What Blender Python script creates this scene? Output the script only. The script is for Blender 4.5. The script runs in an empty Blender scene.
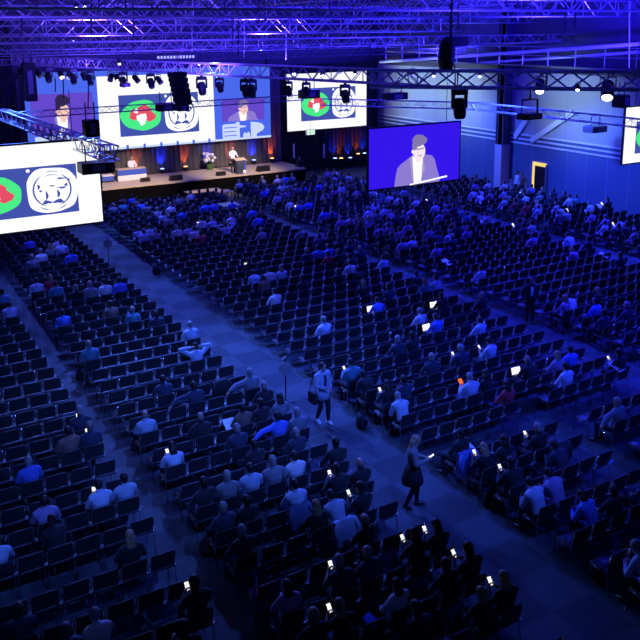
import bpy, bmesh, math, random
import numpy as np
from mathutils import Vector, Matrix
R = random.Random(7)
PI = math.pi
sc = bpy.context.scene
col = sc.collection
V = Vector
# ------------------------------------------------------------------ camera
F, CX, CY, H = 815.68, 320., 213., 10.3
PITCH, ROLL, YAW = .2204, -.0103, .5257
fw = V((math.sin(YAW)*math.cos(PITCH), math.cos(YAW)*math.cos(PITCH), -math.sin(PITCH)))
rt = V((math.cos(YAW), -math.sin(YAW), 0)); up = rt.cross(fw)
rt, up = rt*math.cos(ROLL)+up*math.sin(ROLL), up*math.cos(ROLL)-rt*math.sin(ROLL)
cam = bpy.data.cameras.new('camera'); camo = bpy.data.objects.new('camera', cam); col.objects.link(camo)
camo.matrix_world = Matrix(((rt.x, up.x, -fw.x, 0), (rt.y, up.y, -fw.y, 0), (rt.z, up.z, -fw.z, H), (0, 0, 0, 1)))
cam.lens = F*36/640; cam.sensor_width = 36; cam.shift_y = (CY-320)/640; cam.clip_end = 300
sc.camera = camo
def ray(x, y): return fw+rt*((x-CX)/F)-up*((y-CY)/F)
def at(x, y, z):
    d = ray(x, y); t = (z-H)/d.z; return V((d.x*t, d.y*t, z))
def aty(x, y, Y):
    d = ray(x, y); t = Y/d.y; return V((d.x*t, Y, H+d.z*t))
def atx(x, y, X):
    d = ray(x, y); t = X/d.x; return V((X, d.y*t, H+d.z*t))
def pj(p):
    q = V(p)-V((0, 0, H)); w = q.dot(fw); return CX+F*q.dot(rt)/w, CY-F*q.dot(up)/w, w
# ------------------------------------------------------------------ materials
def mat(name, c, rough=.6, metal=0., emit=None, es=1., objcol=False, noise=0., nscale=20., sheen=0., spec=.5, bump=0.):
    m = bpy.data.materials.new(name); m.use_nodes = True
    nt = m.node_tree; b = nt.nodes['Principled BSDF']
    b.inputs['Base Color'].default_value = (*c, 1); b.inputs['Roughness'].default_value = rough
    b.inputs['Metallic'].default_value = metal; b.inputs['Specular IOR Level'].default_value = spec
    if sheen: b.inputs['Sheen Weight'].default_value = sheen
    if emit:
        b.inputs['Emission Color'].default_value = (*emit, 1); b.inputs['Emission Strength'].default_value = es
    src = None
    if objcol:
        oi = nt.nodes.new('ShaderNodeObjectInfo'); src = oi.outputs['Color']
    if noise or bump:
        tc = nt.nodes.new('ShaderNodeTexCoord'); n = nt.nodes.new('ShaderNodeTexNoise'); n.inputs['Scale'].default_value = nscale
        nt.links.new(tc.outputs['Object'], n.inputs['Vector'])
        if noise:
            mr = nt.nodes.new('ShaderNodeMapRange'); mr.inputs[3].default_value = 1-noise; mr.inputs[4].default_value = 1+noise
            nt.links.new(n.outputs['Fac'], mr.inputs[0])
            mx = nt.nodes.new('ShaderNodeVectorMath'); mx.operation = 'SCALE'
            if src: nt.links.new(src, mx.inputs[0])
            else: mx.inputs[0].default_value = c
            nt.links.new(mr.outputs[0], mx.inputs['Scale']); src = mx.outputs[0]
        if bump:
            bp = nt.nodes.new('ShaderNodeBump'); bp.inputs['Strength'].default_value = bump; bp.inputs['Distance'].default_value = .02
            nt.links.new(n.outputs['Fac'], bp.inputs['Height']); nt.links.new(bp.outputs[0], b.inputs['Normal'])
    if src: nt.links.new(src, b.inputs['Base Color'])
    return m
def emat(name, c, s=1.):
    m = bpy.data.materials.new(name); m.use_nodes = True; nt = m.node_tree
    nt.nodes.remove(nt.nodes['Principled BSDF']); e = nt.nodes.new('ShaderNodeEmission')
    e.inputs[0].default_value = (*c, 1); e.inputs[1].default_value = s
    nt.links.new(e.outputs[0], nt.nodes['Material Output'].inputs[0]); return m
def carpet_mat():
    m = bpy.data.materials.new('carpet'); m.use_nodes = True; nt = m.node_tree; b = nt.nodes['Principled BSDF']
    b.inputs['Roughness'].default_value = .85; b.inputs['Specular IOR Level'].default_value = .25
    tc = nt.nodes.new('ShaderNodeTexCoord'); mp = nt.nodes.new('ShaderNodeMapping'); mp.inputs['Scale'].default_value = (1.0, 1.0, 1)
    nt.links.new(tc.outputs['Object'], mp.inputs[0])
    ch = nt.nodes.new('ShaderNodeTexChecker'); ch.inputs['Scale'].default_value = 1.; ch.inputs[1].default_value = (.088, .094, .108, 1); ch.inputs[2].default_value = (.060, .064, .075, 1)
    nt.links.new(mp.outputs[0], ch.inputs[0])
    n = nt.nodes.new('ShaderNodeTexNoise'); n.inputs['Scale'].default_value = .7; n.inputs['Detail'].default_value = 6; nt.links.new(tc.outputs['Object'], n.inputs[0])
    mr = nt.nodes.new('ShaderNodeMapRange'); mr.inputs[1].default_value = .3; mr.inputs[2].default_value = .7; mr.inputs[3].default_value = .75; mr.inputs[4].default_value = 1.2
    nt.links.new(n.outputs['Fac'], mr.inputs[0])
    mx = nt.nodes.new('ShaderNodeVectorMath'); mx.operation = 'SCALE'; nt.links.new(ch.outputs[0], mx.inputs[0]); nt.links.new(mr.outputs[0], mx.inputs['Scale'])
    nt.links.new(mx.outputs[0], b.inputs['Base Color']); return m
def panel_mat(name, c, w, h, line, rough=.6):
    m = bpy.data.materials.new(name); m.use_nodes = True; nt = m.node_tree; b = nt.nodes['Principled BSDF']; b.inputs['Roughness'].default_value = rough
    tc = nt.nodes.new('ShaderNodeTexCoord'); sp = nt.nodes.new('ShaderNodeSeparateXYZ'); cb = nt.nodes.new('ShaderNodeCombineXYZ')
    nt.links.new(tc.outputs['Object'], sp.inputs[0]); nt.links.new(sp.outputs[1], cb.inputs[0]); nt.links.new(sp.outputs[2], cb.inputs[1])
    br = nt.nodes.new('ShaderNodeTexBrick'); br.offset = 0; br.inputs['Scale'].default_value = 1; br.inputs['Brick Width'].default_value = w; br.inputs['Row Height'].default_value = h
    br.inputs['Mortar Size'].default_value = .018; br.inputs['Color1'].default_value = (*c, 1); br.inputs['Color2'].default_value = (*[v*.9 for v in c], 1); br.inputs['Mortar'].default_value = (*line, 1)
    nt.links.new(cb.outputs[0], br.inputs[0]); nt.links.new(br.outputs[0], b.inputs['Base Color']); return m
M = dict(
 carpet=carpet_mat(), wall_low=panel_mat('wall_panel_blue', (.10, .15, .25), 1.45, 20, (.22, .27, .38)), wall_up=panel_mat('wall_panel_grey', (.44, .47, .48), 2.4, 20, (.3, .32, .34)),
 dark=mat('dark_wall', (.06, .055, .07), .8, noise=.3, nscale=2), wall_top=mat('wall_top_cladding', (.07, .07, .1), .6, noise=.3, nscale=1), ceil=mat('ceiling_deck', (.22, .2, .26), .6, noise=.4, nscale=.8),
 disc=mat('disc_face', (.3, .31, .33), .5, noise=.05), drape=mat('drape_cloth', (.075, .07, .075), .85, sheen=.2, noise=.15, nscale=8), blackdrape=mat('black_drape', (.012, .012, .016), .9, noise=.2, nscale=5),
 seat=mat('chair_fabric', (.04, .042, .052), .4, noise=.25, nscale=60, spec=.45), back=mat('chair_back_fabric', (.027, .028, .034), .55, noise=.25, nscale=60, spec=.4),
 chrome=mat('chrome_tube', (.7, .71, .74), .14, 1., noise=.05), edge=mat('edge_trim', (.11, .11, .125), .4, spec=.5, noise=.1),
 alu=mat('truss_aluminium', (.55, .55, .58), .35, .9, noise=.1, nscale=9), bsteel=mat('black_steel', (.012, .012, .015), .45, .3, noise=.2), steel=mat('painted_steel', (.2, .2, .23), .5, .4, noise=.15),
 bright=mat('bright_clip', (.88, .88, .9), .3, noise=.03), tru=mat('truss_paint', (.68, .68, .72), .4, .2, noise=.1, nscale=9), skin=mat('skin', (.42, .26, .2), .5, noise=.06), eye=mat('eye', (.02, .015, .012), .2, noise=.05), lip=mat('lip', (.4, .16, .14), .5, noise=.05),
 cloth=mat('top_cloth', (.5, .5, .5), .8, objcol=True, noise=.14, nscale=14, sheen=.15, bump=.15), trs=mat('trouser_cloth', (.03, .03, .04), .8, objcol=True, noise=.15, nscale=18),
 shoe=mat('shoe_leather', (.03, .025, .025), .4, noise=.1), hair=mat('hair', (.03, .02, .015), .5, objcol=True, noise=.3, nscale=60),
 stage=mat('stage_floor', (.5, .4, .3), .55, noise=.1, nscale=1.5), skirt=mat('stage_skirt', (.003, .003, .004), .9, spec=.04, noise=.2),
 white=mat('white_paint', (.8, .8, .8), .5, noise=.04), blue=mat('blue_print', (.04, .1, .5), .5, noise=.05), tan=mat('tan_tabletop', (.5, .36, .24), .5, noise=.1),
 paper=mat('paper', (.8, .8, .78), .7, noise=.04), leaf=mat('leaves', (.06, .14, .04), .6, noise=.3), cable=mat('cable_rubber', (.01, .01, .012), .6, noise=.1), bag=mat('bag_cloth', (.02, .02, .025), .7, objcol=True, noise=.2),
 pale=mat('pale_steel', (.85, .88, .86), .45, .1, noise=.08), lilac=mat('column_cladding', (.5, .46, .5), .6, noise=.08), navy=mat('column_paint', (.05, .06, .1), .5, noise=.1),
 e_white=emat('screen_white', (1, 1, 1.02), 1.08), e_navy=emat('screen_navy', (.055, .085, .42), 1), e_green=emat('screen_green', (.07, .86, .25), 1), e_red=emat('screen_red', (.8, .08, .14), 1),
 e_pink=emat('screen_pink', (.95, .4, .45), 1), e_violet=emat('screen_violet', (.035, .008, .84), 1), e_sky=emat('screen_blue', (.07, .14, .86), 1.0), e_purple=emat('screen_purple', (.13, .065, .6), 1),
 e_lilac=emat('screen_lilac', (.27, .2, .66), 1), e_face=emat('screen_face', (.95, .8, .86), 1), e_hair=emat('screen_hair', (.23, .18, .42), 1), e_dk=emat('screen_dark', (.03, .02, .09), 1), e_peach=emat('screen_peach', (.95, .6, .5), 1), e_shade=emat('screen_shade', (.4, .3, .62), 1),
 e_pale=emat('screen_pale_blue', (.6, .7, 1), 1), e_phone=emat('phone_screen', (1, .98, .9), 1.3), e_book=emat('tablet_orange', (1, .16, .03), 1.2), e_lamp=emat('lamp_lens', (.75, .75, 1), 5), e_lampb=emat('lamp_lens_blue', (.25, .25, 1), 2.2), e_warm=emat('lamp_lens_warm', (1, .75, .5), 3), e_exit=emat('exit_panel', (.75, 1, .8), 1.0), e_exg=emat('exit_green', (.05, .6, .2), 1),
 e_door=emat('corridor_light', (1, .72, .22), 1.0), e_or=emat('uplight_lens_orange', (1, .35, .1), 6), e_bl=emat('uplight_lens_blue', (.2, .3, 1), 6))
# ------------------------------------------------------------------ mesh builder
class MB:
    def __init__(s): s.v = []; s.f = []; s.m = []
    def add(s, vs, fs, mi=0):
        o = len(s.v); s.v += [tuple(v) for v in vs]; s.f += [tuple(o+i for i in f) for f in fs]; s.m += [mi]*len(fs); return s
    def box(s, x0, x1, y0, y1, z0, z1, mi=0):
        return s.add([(x0,y0,z0),(x1,y0,z0),(x1,y1,z0),(x0,y1,z0),(x0,y0,z1),(x1,y0,z1),(x1,y1,z1),(x0,y1,z1)],
            [(3,2,1,0),(4,5,6,7),(0,1,5,4),(1,2,6,5),(2,3,7,6),(3,0,4,7)], mi)
    def obox(s, c, ax, ay, az, mi=0):      # oriented box, half axes
        c, ax, ay, az = V(c), V(ax), V(ay), V(az); p = []
        for k in (-1, 1):
            for i, j in ((-1,-1),(1,-1),(1,1),(-1,1)): p.append(c+ax*i+ay*j+az*k)
        return s.add(p, [(3,2,1,0),(4,5,6,7),(0,1,5,4),(1,2,6,5),(2,3,7,6),(3,0,4,7)], mi)
    def tube(s, pts, r, n=6, mi=0, cap=True):
        pts = [V(p) for p in pts]; rr = r if isinstance(r, (list, tuple)) else [r]*len(pts); vs = []; fs = []
        for i, p in enumerate(pts):
            d = (pts[min(i+1, len(pts)-1)]-pts[max(i-1, 0)]).normalized()
            a = d.cross(V((0, 0, 1)) if abs(d.z) < .9 else V((1, 0, 0))).normalized(); b = d.cross(a)
            vs += [p+(a*math.cos(2*PI*k/n)+b*math.sin(2*PI*k/n))*rr[i] for k in range(n)]
        for i in range(len(pts)-1):
            for k in range(n):
                k2 = (k+1) % n; fs.append((i*n+k, i*n+k2, (i+1)*n+k2, (i+1)*n+k))
        if cap: fs += [tuple(range(n))[::-1], tuple((len(pts)-1)*n+k for k in range(n))]
        return s.add(vs, fs, mi)
    def loft(s, secs, n=12, mi=0):         # secs: (centre, half axis a, half axis b)
        vs = []; fs = []
        for c, a, b in secs:
            c, a, b = V(c), V(a), V(b); vs += [c+a*math.cos(2*PI*k/n)+b*math.sin(2*PI*k/n) for k in range(n)]
        for i in range(len(secs)-1):
            for k in range(n):
                k2 = (k+1) % n; fs.append((i*n+k, i*n+k2, (i+1)*n+k2, (i+1)*n+k))
        fs += [tuple(range(n))[::-1], tuple((len(secs)-1)*n+k for k in range(n))]
        return s.add(vs, fs, mi)
    def ball(s, c, a, b=None, d=None, n=10, m=7, mi=0):
        c = V(c)
        if b is None: a, b, d = V((a, 0, 0)), V((0, a, 0)), V((0, 0, a))
        vs = [c-V(d)]; fs = []
        for i in range(1, m):
            t = PI*i/m
            vs += [c-V(d)*math.cos(t)+(V(a)*math.cos(2*PI*k/n)+V(b)*math.sin(2*PI*k/n))*math.sin(t) for k in range(n)]
        vs.append(c+V(d))
        for k in range(n):
            k2 = (k+1) % n; fs.append((0, 1+k2, 1+k))
            for i in range(m-2): fs.append((1+i*n+k, 1+i*n+k2, 1+(i+1)*n+k2, 1+(i+1)*n+k))
            fs.append((1+(m-2)*n+k, 1+(m-2)*n+k2, len(vs)-1))
        return s.add(vs, fs, mi)
    def rpad(s, w, h, t, r, mi=0, org=(0,0,0), X=(1,0,0), Y=(0,1,0), bow=0., ins=.008):  # rounded pad: X width, Y height, thickness along X x Y
        org, X, Y = V(org), V(X), V(Y); Z = X.cross(Y); out = []
        for cx_, cy_, a0 in ((w/2-r, h/2-r, 0), (-w/2+r, h/2-r, PI/2), (-w/2+r, -h/2+r, PI), (w/2-r, -h/2+r, 1.5*PI)):
            for k in range(4):
                a = a0+PI/2*k/3; out.append((cx_+r*math.cos(a), cy_+r*math.sin(a)))
        n = len(out); vs = []; fs = []
        for q, zz in ((1-ins/w*2, -t/2), (1, -t/2+ins), (1, t/2-ins), (1-ins/w*2, t/2)):
            vs += [org+X*(x*q)+Y*(y*q)+Z*(zz+bow*((2*x/w)**2)) for x, y in out]
        for i in range(3):
            for k in range(n):
                k2 = (k+1) % n; fs.append((i*n+k, i*n+k2, (i+1)*n+k2, (i+1)*n+k))
        # end caps as strips so that the bow stays smooth
        for base, fl in ((0, 1), (3*n, 0)):
            f = tuple(base+k for k in range(n)); fs.append(f[::-1] if fl else f)
        return s.add(vs, fs, mi)
    def mesh(s, name, mats, smooth=False):
        me = bpy.data.meshes.new(name); me.from_pydata(s.v, [], s.f)
        for m in (mats if isinstance(mats, (list, tuple)) else [mats]): me.materials.append(m)
        me.polygons.foreach_set('material_index', s.m)
        if smooth: me.polygons.foreach_set('use_smooth', [True]*len(s.f))
        bm = bmesh.new(); bm.from_mesh(me); bmesh.ops.recalc_face_normals(bm, faces=bm.faces); bm.to_mesh(me); bm.free()
        me.update(); return me
    def build(s, name, mats, parent=None, loc=None, smooth=False):
        o = bpy.data.objects.new(name, s.mesh(name, mats, smooth)); col.objects.link(o)
        if parent: o.parent = parent
        if loc is not None: o.location = loc
        return o
def tag(o, label=None, cat=None, group=None, kind=None):
    if label: o['label'] = label
    if cat: o['category'] = cat
    if group: o['group'] = group
    if kind: o['kind'] = kind
    return o
def empty(name, loc, rz=0.):
    o = bpy.data.objects.new(name, None); col.objects.link(o); o.location = loc; o.rotation_euler = (0, 0, rz); o.empty_display_size = .1; return o
def struct(o): o['kind'] = 'structure'; return o
def copy_tree(o, parent=None, kids=None):
    c = o.copy(); col.objects.link(c)
    if parent: c.parent = parent
    for ch in (kids[o.name] if kids and o.name in kids else o.children): copy_tree(ch, c, kids)
    return c
ONES = 'first second third fourth fifth sixth seventh eighth ninth tenth eleventh twelfth thirteenth fourteenth fifteenth sixteenth seventeenth eighteenth nineteenth twentieth'.split()
TENS = {20: 'twenty', 30: 'thirty', 40: 'forty'}
def ordw(n):
    if n <= 20: return ONES[n-1]
    t, u = n//10*10, n % 10
    return (TENS[t]+'-'+ONES[u-1]) if u else TENS[t][:-1]+'ieth'
# ------------------------------------------------------------------ room
XR, YB, XL, ZC = 36., 53.4, -22., 12.6
struct(MB().box(XL, XR, -2, YB, -.2, 0).build('floor', M['carpet']))
struct(MB().box(XL, XR+.3, -2, YB+.3, ZC, ZC+.3).build('ceiling', M['ceil']))
struct(MB().box(XL-.3, XR+.3, YB, YB+.3, 0, ZC).build('wall_back', M['dark']))
struct(MB().box(XL-.3, XL, -2, YB, 0, ZC).build('wall_left', M['dark']))
w = MB().box(XR, XR+.3, -2, YB, 0, 3.9, 0).box(XR, XR+.3, -2, YB, 3.9, 7.7, 1).box(XR, XR+.3, -2, YB, 7.7, ZC, 2)  # top part of the wall is darker
struct(w.build('wall_right', [M['wall_low'], M['wall_up'], M['wall_top']]))
for i, z in enumerate((3.36, 3.63, 3.9)):
    struct(MB().box(XR-.07, XR, -2, YB-.2, z-.045, z+.045).build('trim_%d' % (i+1), M['pale']))
struct(MB().box(XR-.04, XR, -2, YB-.2, 0, .14).build('baseboard_right', M['navy']))
# pilaster column on the right wall
cy0 = atx(498.5, 150, XR-.5).y; cy1 = atx(507, 150, XR-.1).y
cy0 = 39.3
tmp = atx(497.5, 150, XR-.75); cYf = tmp.y
c = empty('steel_column', (XR-.4, cYf, 0)); struct(c); tag(c, 'tall dark steel column standing against the right wall', 'column')
MB().box(-.35, .38, -.35, .22, 3.2, ZC-.02).box(-.35, -.24, -.42, .22, 3.2, ZC-.02).box(-.42, .38, -.06, .02, 3.2, ZC-.02).build('shaft', M['navy'], c)
MB().box(-.36, .38, -.36, .23, .0, 3.2).build('cladding', M['lilac'], c)
# pale diagonal bands on the wall
for (a, b_, lab) in (((515, 137), (531, 112), 'shorter pale diagonal brace on right wall beside the steel column'), ((531, 141), (573, 112), 'longer pale diagonal brace on right wall, right of the shorter one')):
    p, q = atx(*a, XR-.1), atx(*b_, XR-.1)
    d = (q-p).normalized(); n = V((1, 0, 0)).cross(d)
    tag(MB().obox((p+q)/2, d*((q-p).length/2), n*.16, V((.06, 0, 0))).build('diagonal_brace', M['pale']), lab, 'brace')
# door in the right wall: glowing strip in place of light from the corridor, and dark leaf standing ajar
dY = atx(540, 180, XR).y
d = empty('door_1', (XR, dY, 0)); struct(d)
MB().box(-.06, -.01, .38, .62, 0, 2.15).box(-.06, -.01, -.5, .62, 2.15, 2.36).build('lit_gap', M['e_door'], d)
MB().box(-.1, -.03, -.5, .38, .01, 2.14).build('door_leaf', M['bsteel'], d)
MB().box(-.12, -.01, -.62, -.5, 0, 2.3).build('door_jamb', M['steel'], d)
MB().box(-.15, -.1, .22, .32, 1.0, 1.05).build('door_handle', M['chrome'], d)
# ------------------------------------------------------------------ stage and drapes
SY0, SY1, SX0, SX1 = 48.8, 52.3, 9.2, 27.2
st = empty('stage', ((SX0+SX1)/2, 50, 0)); tag(st, 'low tan stage platform in front of the pleated drape', 'stage')
hw = (SX1-SX0)/2
MB().box(-hw, hw, SY0-50, SY1-50, .9, 1.).build('deck', M['stage'], st)
MB().box(-hw+.03, hw-.03, SY0-50+.03, SY1-50-.03, 0, .9).build('skirt', M['skirt'], st)
def drape(x0, x1, y, z0, z1, m, lab, amp=.07, n=None):
    n = n or int((x1-x0)*9); mb = MB(); vs = []; fs = []
    for i in range(n+1):
        x = x0+(x1-x0)*i/n; dy = amp*math.sin(i*2.1)+amp*.4*math.sin(i*.73)
        vs += [(x, y+dy, z0), (x, y+dy, z1), (x, y+dy+.05, z1), (x, y+dy+.05, z0)]
    for i in range(n):
        for k in range(4):
            k2 = (k+1) % 4; fs.append((i*4+k, i*4+k2, i*4+4+k2, i*4+4+k))
    o = mb.add(vs, fs).build('drape', m); o['label'] = lab; o['category'] = 'curtain'; return o
drape(9.2, 27.3, 52.55, 1.0, 7.6, M['drape'], 'grey pleated drape hanging behind the stage under the wide screen')
drape(27.4, 35.7, 52.6, .02, 7.9, M['blackdrape'], 'black drape right of the stage behind the single slide screen')
drape(-6, 9.1, 52.4, .02, 11, M['blackdrape'], 'black drape left of the wide screen')
# ------------------------------------------------------------------ screens
SL = dict()
def ell(mb, P, cu, cv, ru, rv, k, n=28, wob=0., mi=0, seed=0, sq=1.):
    rr = random.Random(seed); ph = rr.random()*6; vs = []
    for i in range(n):
        a = 2*PI*i/n; q = 1+wob*math.sin(3*a+ph)+wob*.6*math.sin(7*a+ph*2); c1, s1 = math.cos(a), math.sin(a); vs.append(P(cu+ru*q*math.copysign(abs(c1)**sq, c1), cv+rv*q*math.copysign(abs(s1)**sq, s1), k))
    mb.add(vs, [tuple(range(n))], mi)
def slide(parent, P):
    """white slide with a navy picture panel: green cross-section on its left, pale scan on its right"""
    def part(name, fn, m):
        mb = MB(); fn(mb); return mb.build(name, m, parent)
    part('picture_panel', lambda b: b.add([P(.165, .26, 1), P(.855, .26, 1), P(.855, .84, 1), P(.165, .84, 1)], [(0, 1, 2, 3)]), M['e_navy'])
    part('green_section', lambda b: ell(b, P, .35, .555, .175, .215, 2, wob=.03), M['e_green'])
    part('red_tissue', lambda b: [ell(b, P, .30, .54, .052, .075, 3, wob=.1, seed=1), ell(b, P, .37, .50, .075, .08, 3, wob=.12, seed=2), ell(b, P, .425, .575, .045, .07, 3, wob=.1, seed=3), ell(b, P, .34, .56, .06, .06, 3, wob=.1, seed=4)], M['e_red'])
    part('bone', lambda b: [ell(b, P, .352, .60, .042, .075, 4, wob=.15, seed=5), ell(b, P, .305, .49, .02, .03, 4, wob=.2, seed=6), ell(b, P, .352, .655, .022, .04, 4, wob=.1, seed=7)], M['e_white'])
    part('pale_scan', lambda b: ell(b, P, .70, .55, .152, .265, 2, n=44, wob=.02, seed=8, sq=.72), M['e_white'])
    def dark(b):
        for a0, a1, r0, r1 in ((1.9, 4.2, .74, .81), (-1.1, 1.25, .74, .81), (4.25, 5.2, .66, .69), (4.4, 5.1, .82, .85), (.9, 1.35, .9, .94), (1.75, 2.2, .9, .94)):
            n = 14; vs = []
            for i in range(n+1):
                a = a0+(a1-a0)*i/n; w_ = 1-.9*abs(2*i/n-1)**3
                rm = (r0+r1)/2; hw_ = (r1-r0)/2*w_
                vs += [P(.70+.145*(rm-hw_)*math.cos(a), .545+.262*(rm-hw_)*math.sin(a), 3), P(.70+.145*(rm+hw_)*math.cos(a), .545+.262*(rm+hw_)*math.sin(a), 3)]
            b.add(vs, [(2*i, 2*i+1, 2*i+3, 2*i+2) for i in range(n)])
        for cu, cv, ru, rv, s_ in ((.663, .69, .03, .022, 1), (.733, .69, .034, .024, 2), (.665, .61, .008, .05, 3), (.735, .6, .009, .045, 4), (.76, .53, .026, .012, 5), (.785, .5, .01, .018, 6), (.62, .5, .008, .03, 7), (.76, .42, .03, .01, 8), (.70, .5, .018, .008, 9), (.63, .55, .01, .012, 10), (.805, .44, .006, .01, 11)):
            ell(b, P, cu, cv, ru, rv, 3, n=14, wob=.25, seed=s_)
    part('scan_dark_tissue', dark, M['e_navy'])
    part('marker_dot', lambda b: ell(b, P, .565, .3, .012, .02, 3, n=12), M['e_white'])
def mapper(x0, x1, z0, z1, Y, step=.012):
    return lambda u, v, k: (x0+(x1-x0)*u, Y-step*k, z1-(z1-z0)*v)
def zoomed(P, z, cu=.527, cv=.42):
    return lambda u, v, k: P(min(max(.5+(u-cu)*z, .0), 1.), min(max(.42+(v-cv)*z, .02), 1.), k)
def man(parent, P, face, hairm, jacket, shirt, desk, shade):
    def part(name, fn, m):
        mb = MB(); fn(mb); return mb.build(name, m, parent)
    part('speaker_jacket', lambda b: b.add([P(u, v, 2) for u, v in ((.265, .999), (.275, .86), (.295, .69), (.33, .63), (.455, .50), (.5, .49), (.6, .50), (.675, .53), (.71, .6), (.735, .76), (.77, .93), (.77, .999))], [tuple(range(12))]), jacket)
    part('speaker_lapel', lambda b: b.add([P(u, v, 3) for u, v in ((.425, .53), (.455, .52), (.48, .93), (.46, .95), (.53, .55), (.575, .53), (.60, .75), (.555, .93))], [(0, 1, 2, 3), (4, 5, 6, 7)]), shade)
    part('speaker_shirt', lambda b: b.add([P(u, v, 4) for u, v in ((.452, .50), (.52, .60), (.572, .52), (.565, .7), (.555, .95), (.475, .97), (.463, .7))], [tuple(range(7))]), shirt)
    part('speaker_face', lambda b: [ell(b, P, .527, .44, .068, .145, 5), b.add([P(.48, .46, 4.5), P(.565, .46, 4.5), P(.55, .62, 4.5), P(.5, .62, 4.5)], [(0, 1, 2, 3)]), ell(b, P, .455, .43, .012, .035, 4.6, n=10)], face)
    part('speaker_hair', lambda b: [ell(b, P, .525, .25, .082, .10, 6, wob=.06, seed=3), ell(b, P, .475, .33, .03, .08, 6, wob=.05, seed=4)], hairm)
    part('speaker_brow', lambda b: [b.add([P(.49, .385, 7), P(.58, .375, 7), P(.58, .40, 7), P(.49, .41, 7)], [(0, 1, 2, 3)]), b.add([P(.51, .50, 7), P(.56, .495, 7), P(.555, .515, 7), P(.515, .52, 7)], [(0, 1, 2, 3)])], shade)
    part('desk_edge', lambda b: b.add([P(u, v, 8) for u, v in ((.42, .975), (.84, .90), (.845, .93), (.6, .975), (.42, .999))], [tuple(range(5))]), desk)
def hung_screen(x0, x1, z0, z1, Y, label, surf, rot=0.):
    cx_ = (x0+x1)/2; o = empty('projection_screen', (cx_, Y, z0), rot); tag(o, label, 'screen')
    w_, h_ = (x1-x0)/2, z1-z0
    MB().box(-w_-.06, w_+.06, 0, .1, -.06, h_+.06).build('frame', M['bsteel'], o)
    MB().box(-w_, w_, -.012, -.001, 0, h_).build('screen_surface', surf, o)
    for s_ in (-.7, .7): MB().tube([(w_*s_, .05, h_+.05), (w_*s_, .05, 8.6-z0)], .012, 5).build('hanging_cable', M['cable'], o)
    return o, mapper(-w_, w_, 0, h_, -.016)
YS = 25.5
a, b_ = aty(103, 221, YS), aty(100, 142, YS)
o, P = hung_screen(a.x-5.0, a.x, a.z, a.z+2.62, YS, 'big white slide screen hanging at the left edge of the photo', M['e_white']); slide(o, P)
a, b_ = aty(368.8, 190, YS), aty(460, 122, YS)
o, P = hung_screen(a.x, b_.x, a.z, b_.z, YS, 'violet live video screen showing a speaker in a jacket, hanging over the hall', M['e_violet'])
man(o, P, M['e_face'], M['e_hair'], M['e_lilac'], M['e_white'], M['e_white'], M['e_shade'])
a, b_ = aty(622.5, 164, YS), aty(626, 112, YS)
o, P = hung_screen(a.x, min(a.x+4.9, XR-.3), a.z, a.z+2.62, YS, 'white slide screen cut by the right edge of the photo', M['e_white']); slide(o, P)
YM = 52.2
a, b_ = aty(287.5, 129.8, YM), aty(366.2, 127, YM)
o, P = hung_screen(a.x, b_.x, (a.z+b_.z)/2, (a.z+b_.z)/2+4.1, YM, 'white slide screen right of the wide stage screen', M['e_white']); slide(o, P)
# wide stage screen
a, b_ = aty(29, 150, YM), aty(271, 138, YM)
zb, zt = aty(160, 145, YM).z, aty(160, 145, YM).z+5.0
zb = (zb+b_.z)/2
o, P = hung_screen(a.x, b_.x, zb, zt, YM, 'wide blue stage screen with a white slide between two videos', M['e_sky'])
W_ = b_.x-a.x; hwm = W_/2; ox = a.x+hwm
xs0, xs1 = aty(98.5, 110, YM).x-ox, aty(214, 110, YM).x-ox
MB().box(xs0, xs1, -.024, -.014, .06, zt-zb-.35).build('slide_area', M['e_white'], o)
hS = zt-zb-.35
slide(o, mapper(xs0, xs1, .06, .06+hS-.1, -.03))
def vid(px0, px1, py0, py1):
    p, q = aty(px0, py1, YM), aty(px1, py0, YM); return p.x-ox, q.x-ox, p.z-zb, q.z-zb
x0, x1, z0, z1 = vid(33, 92, 92, 136)
MB().box(x0, x1, -.024, -.014, max(z0, .2), z1).build('left_video', M['e_purple'], o)
man(o, zoomed(mapper(x0, x1, max(z0, .2), z1, -.03), 1.45), M['e_peach'], M['e_dk'], M['e_purple'], M['e_white'], M['e_pale'], M['e_lilac'])
MB().box(x0+.1, x0+2.2, -.028, -.016, .0, max(z0, .2)-.1).build('caption_strip', M['e_pale'], o)
x0, x1, z0, z1 = vid(222, 264, 98, 122)
MB().box(x0, x1, -.024, -.014, z0, z1).build('right_video', M['e_purple'], o)
man(o, zoomed(mapper(x0, x1, z0, z1, -.03), 1.5), M['e_peach'], M['e_hair'], M['e_lilac'], M['e_white'], M['e_sky'], M['e_shade'])
PB = lambda u, v: (x0+(x1-x0)*u, -.03, .08+(z0-.15)*(1-v))
lg = MB()
lg.add([PB(*q) for q in ((0, .15), (.08, .05), (.3, .05), (.33, 0), (.40, 0), (.40, .2), (.55, .26), (.55, .33), (.40, .36), (.40, 1), (0, 1))], [tuple(range(11))])
lg.add([PB(*q) for q in ((.48, .75), (.52, .62), (.55, .75), (.6, .62), (.64, .75), (.64, 1), (.48, 1))], [tuple(range(7))])
vs = [PB(.66, .04)]+[PB(.66+.33*math.sin(t), .42-.38*math.cos(t)) for t in (.6, 1., 1.5, 2., 2.6)]+[PB(.80, .8), PB(.80, 1), PB(.66, 1)]
lg.add(vs, [tuple(range(len(vs)))])
lg.build('logo_lettering', M['e_pale'], o)
tl = MB()
for k in range(4): tl.add([(x0+.1, -.036, .3+k*.28), (x0+1.1-.1*(k % 2), -.036, .3+k*.28), (x0+1.1-.1*(k % 2), -.036, .36+k*.28), (x0+.1, -.036, .36+k*.28)], [(0, 1, 2, 3)])
tl.build('caption_lines', M['e_sky'], o)
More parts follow.
